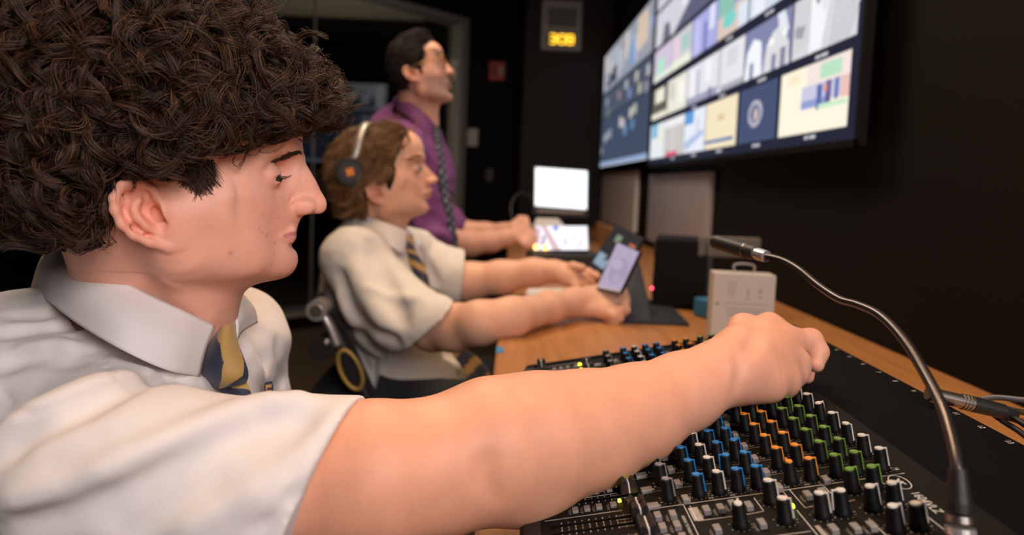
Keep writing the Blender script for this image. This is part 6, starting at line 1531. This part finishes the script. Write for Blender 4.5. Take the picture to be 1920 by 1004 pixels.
    E_(.004, 0, .052, (.080, .078, .082)); E_(-.028, 0, .015, (.048, .070, .050), .03); E_(.040, 0, .108, (.040, .052, .026))
    hf.ell(L(.105, 0, .015), np.array([.075, .11, .085])*s, H.B, .012, 'sub'); hf.cut(H.K(775, 118, .07), -H.U+H.F*.1, .004, (tuple(L(-.012, .1, -.06)-[.0, .02, .1]), tuple(L(.16, -.12, .05)+[.1, .1, .02])))
    hf.cone(L(.020, .076*s, .03), L(.018, .074, -.006), .010*s, .006*s, .01); hf.noise(.002, 60, 3)
    HM = hairmat('black_brown_hair', (.006, .004, .003), (.016, .010, .007), (.035, .022, .016), .5)
    cap, cp, cq = field_obj('short_dark_hair', hf, mat('dark_hair_base_man', (.006, .004, .003), .9, spec=.1), None, None, 0); adopt(cap, t)
    N_ = vnormals(cp, cq); N_ = -N_ if ((cp-cp.mean(0))*N_).sum(1).mean() < 0 else N_
    X = locks(cp, N_, lambda x, n: -H.F-H.U*.5, 1500, 8, .022, .002, .4, .006, .002, .0002, 7, 31, .6, .5)
    ql = H.loc(X.reshape(-1, 3)).reshape(X.shape); bad = ((ql[..., 0] > .02) & (ql[..., 2] < .03)).any(1) | ((ql[..., 0] > -.03) & (ql[..., 2] < .01)).any(1)
    adopt(hair_obj('hair_strands', X[~bad], .0005, HM, None), cap)
    # purple shirt
    PUR = mat('purple_cotton_shirt', (.215, .075, .215), .8, bump=.4, bscale=700, var=.12, vscale=120, spec=.2)
    g = Field((-.66, 1.88, .60), (-.06, 2.76, 1.40), .0050)
    g.cone(P(745, 275, 2.12), P(775, 262, 2.42), .075, .070, .05); g.ell(P(775, 360, 2.27), (.135, .20, .24), None, .05); g.ell(P(765, 470, 2.27), (.14, .18, .22), None, .05)
    g.cone(P(760, 225, 2.28), P(760, 262, 2.27), .060, .085, .04); g.cone(P(735, 250, 2.28), P(735, 330, 2.28), .075, .09, .05)
    g.chain([P(748, 285, 2.11), P(775, 370, 2.10), P(805, 430, 2.13), P(835, 455, 2.16)], [.072, .066, .060, .056], .03)
    g.chain([P(780, 280, 2.46), P(800, 370, 2.52), P(850, 425, 2.53)], [.072, .066, .056], .03)
    g.noise(.006, 26, 41); g.noise(.0025, 70, 42)
    for pts, d in (([(760, 260), (790, 330), (820, 400)], -.008), ([(740, 280), (765, 350), (780, 430)], .008), ([(800, 300), (825, 340), (840, 380)], -.008), ([(775, 400), (810, 410), (850, 430)], -.009), ([(780, 430), (820, 440), (855, 450)], .006)): pxcrease(g, pts, .016, d, 4)
    a_ = P(848, 440, 2.16); g.cut(a_, P(880, 457, 2.22)-P(835, 455, 2.16), 0, ((-.3, 1.9, .7), (-.06, 2.3, 1.0)))
    g.cone(L(-.005, 0, 0), nb, .064, .070, .004, 'sub')
    sh, _, _ = field_obj('purple_shirt', g, PUR, None, None, 1); adopt(sh, t)
    top = [P(744, 182, 2.32), P(752, 184, 2.22), P(772, 195, 2.17), P(795, 214, 2.17), P(812, 232, 2.20), P(814, 238, 2.24)]; bot = [P(736, 200, 2.32), P(745, 206, 2.20), P(768, 222, 2.15), P(792, 245, 2.14), P(806, 262, 2.17), P(812, 258, 2.22)]
    patch('purple_collar', [top, [a*.5+b*.5+np.array([0, -.006, .003]) for a, b in zip(top, bot)], bot], PUR, t, .004, None, 5)
    def dots(u, v):
        c = np.tile(np.array([.008, .011, .032]), (len(u), 1)); a = (u*3) % 1-.5; b = (v*17+(np.floor(u*3) % 2)*.5) % 1-.5; c[(np.abs(a) < .20) & (np.abs(b) < .13)] = (.30, .32, .40); return c
    rows = [[P(xl+(xr-xl)*u, y, Y-.008*math.sin(math.pi*u)) for u in (0, .5, 1)] for xl, xr, y, Y in ((809, 822, 238, 2.20), (811, 828, 262, 2.18), (817, 832, 300, 2.16), (822, 840, 350, 2.14), (832, 848, 400, 2.12), (838, 856, 450, 2.11), (842, 860, 500, 2.11))]
    patch('dotted_tie', rows, TIE, t, .005, dots, 16)
    h = Field((-.56, 1.96, -.01), (.02, 2.60, .94), .008)
    h.cone((-.34, 2.18, .82), (-.34, 2.36, .82), .12, .12, .05)
    for y, yy in ((2.18, 2.14), (2.37, 2.42)):
        h.chain([(-.35, y, .80), (-.38, yy, .46), (-.42, yy, .08)], [.095, .070, .055], .03); h.cone((-.42, yy, .045), (-.22, yy, .035), .048, .040, .02)
    tr, _, _ = field_obj('dark_trousers', h, TROUSER, None, None, 1); adopt(tr, t)
    # eyeglasses
    gl = thing('eyeglasses', 'tan framed eyeglasses worn by the standing man', 'glasses', tuple(e))
    FR = mat('tan_acetate_frame', (.42, .20, .04), .35); GLm = MT['glass']
    for sd in (1, -1):
        c = e+H.S*sd*.034*s+H.F*.022*s-H.U*.002*s; ring = [c+H.S*.024*math.cos(a)*s+H.U*.019*math.sin(a)*s-H.F*.003*sd*0 for a in np.linspace(0, 2*math.pi, 33)]
        bm = bmesh.new(); tube(bm, ring, .0022, 8, cap=False); adopt(obj('rim', bm, FR, smooth=True), gl)
        bm = bmesh.new(); bm.faces.new([bm.verts.new(q) for q in ring[:-1]]); bmesh.ops.solidify(bm, geom=list(bm.faces), thickness=.0012); adopt(obj('lens', bm, GLm), gl)
        a = c+H.S*sd*.024*s+H.U*.006*s; b = H.o+H.S*sd*.079*s+H.U*.020*s; bm = bmesh.new(); tube(bm, spline([a, a+H.S*sd*.012*s-H.F*.01, b, b-H.F*.02-H.U*.02], 5), .0032, 8); adopt(obj('temple_arm', bm, FR, smooth=True), gl)
    bm = bmesh.new(); tube(bm, spline([e+H.S*.011*s+H.F*.022*s, e+H.F*.028*s+H.U*.004, e-H.S*.011*s+H.F*.022*s], 5), .002, 8); adopt(obj('bridge', bm, FR, smooth=True), gl)
man()
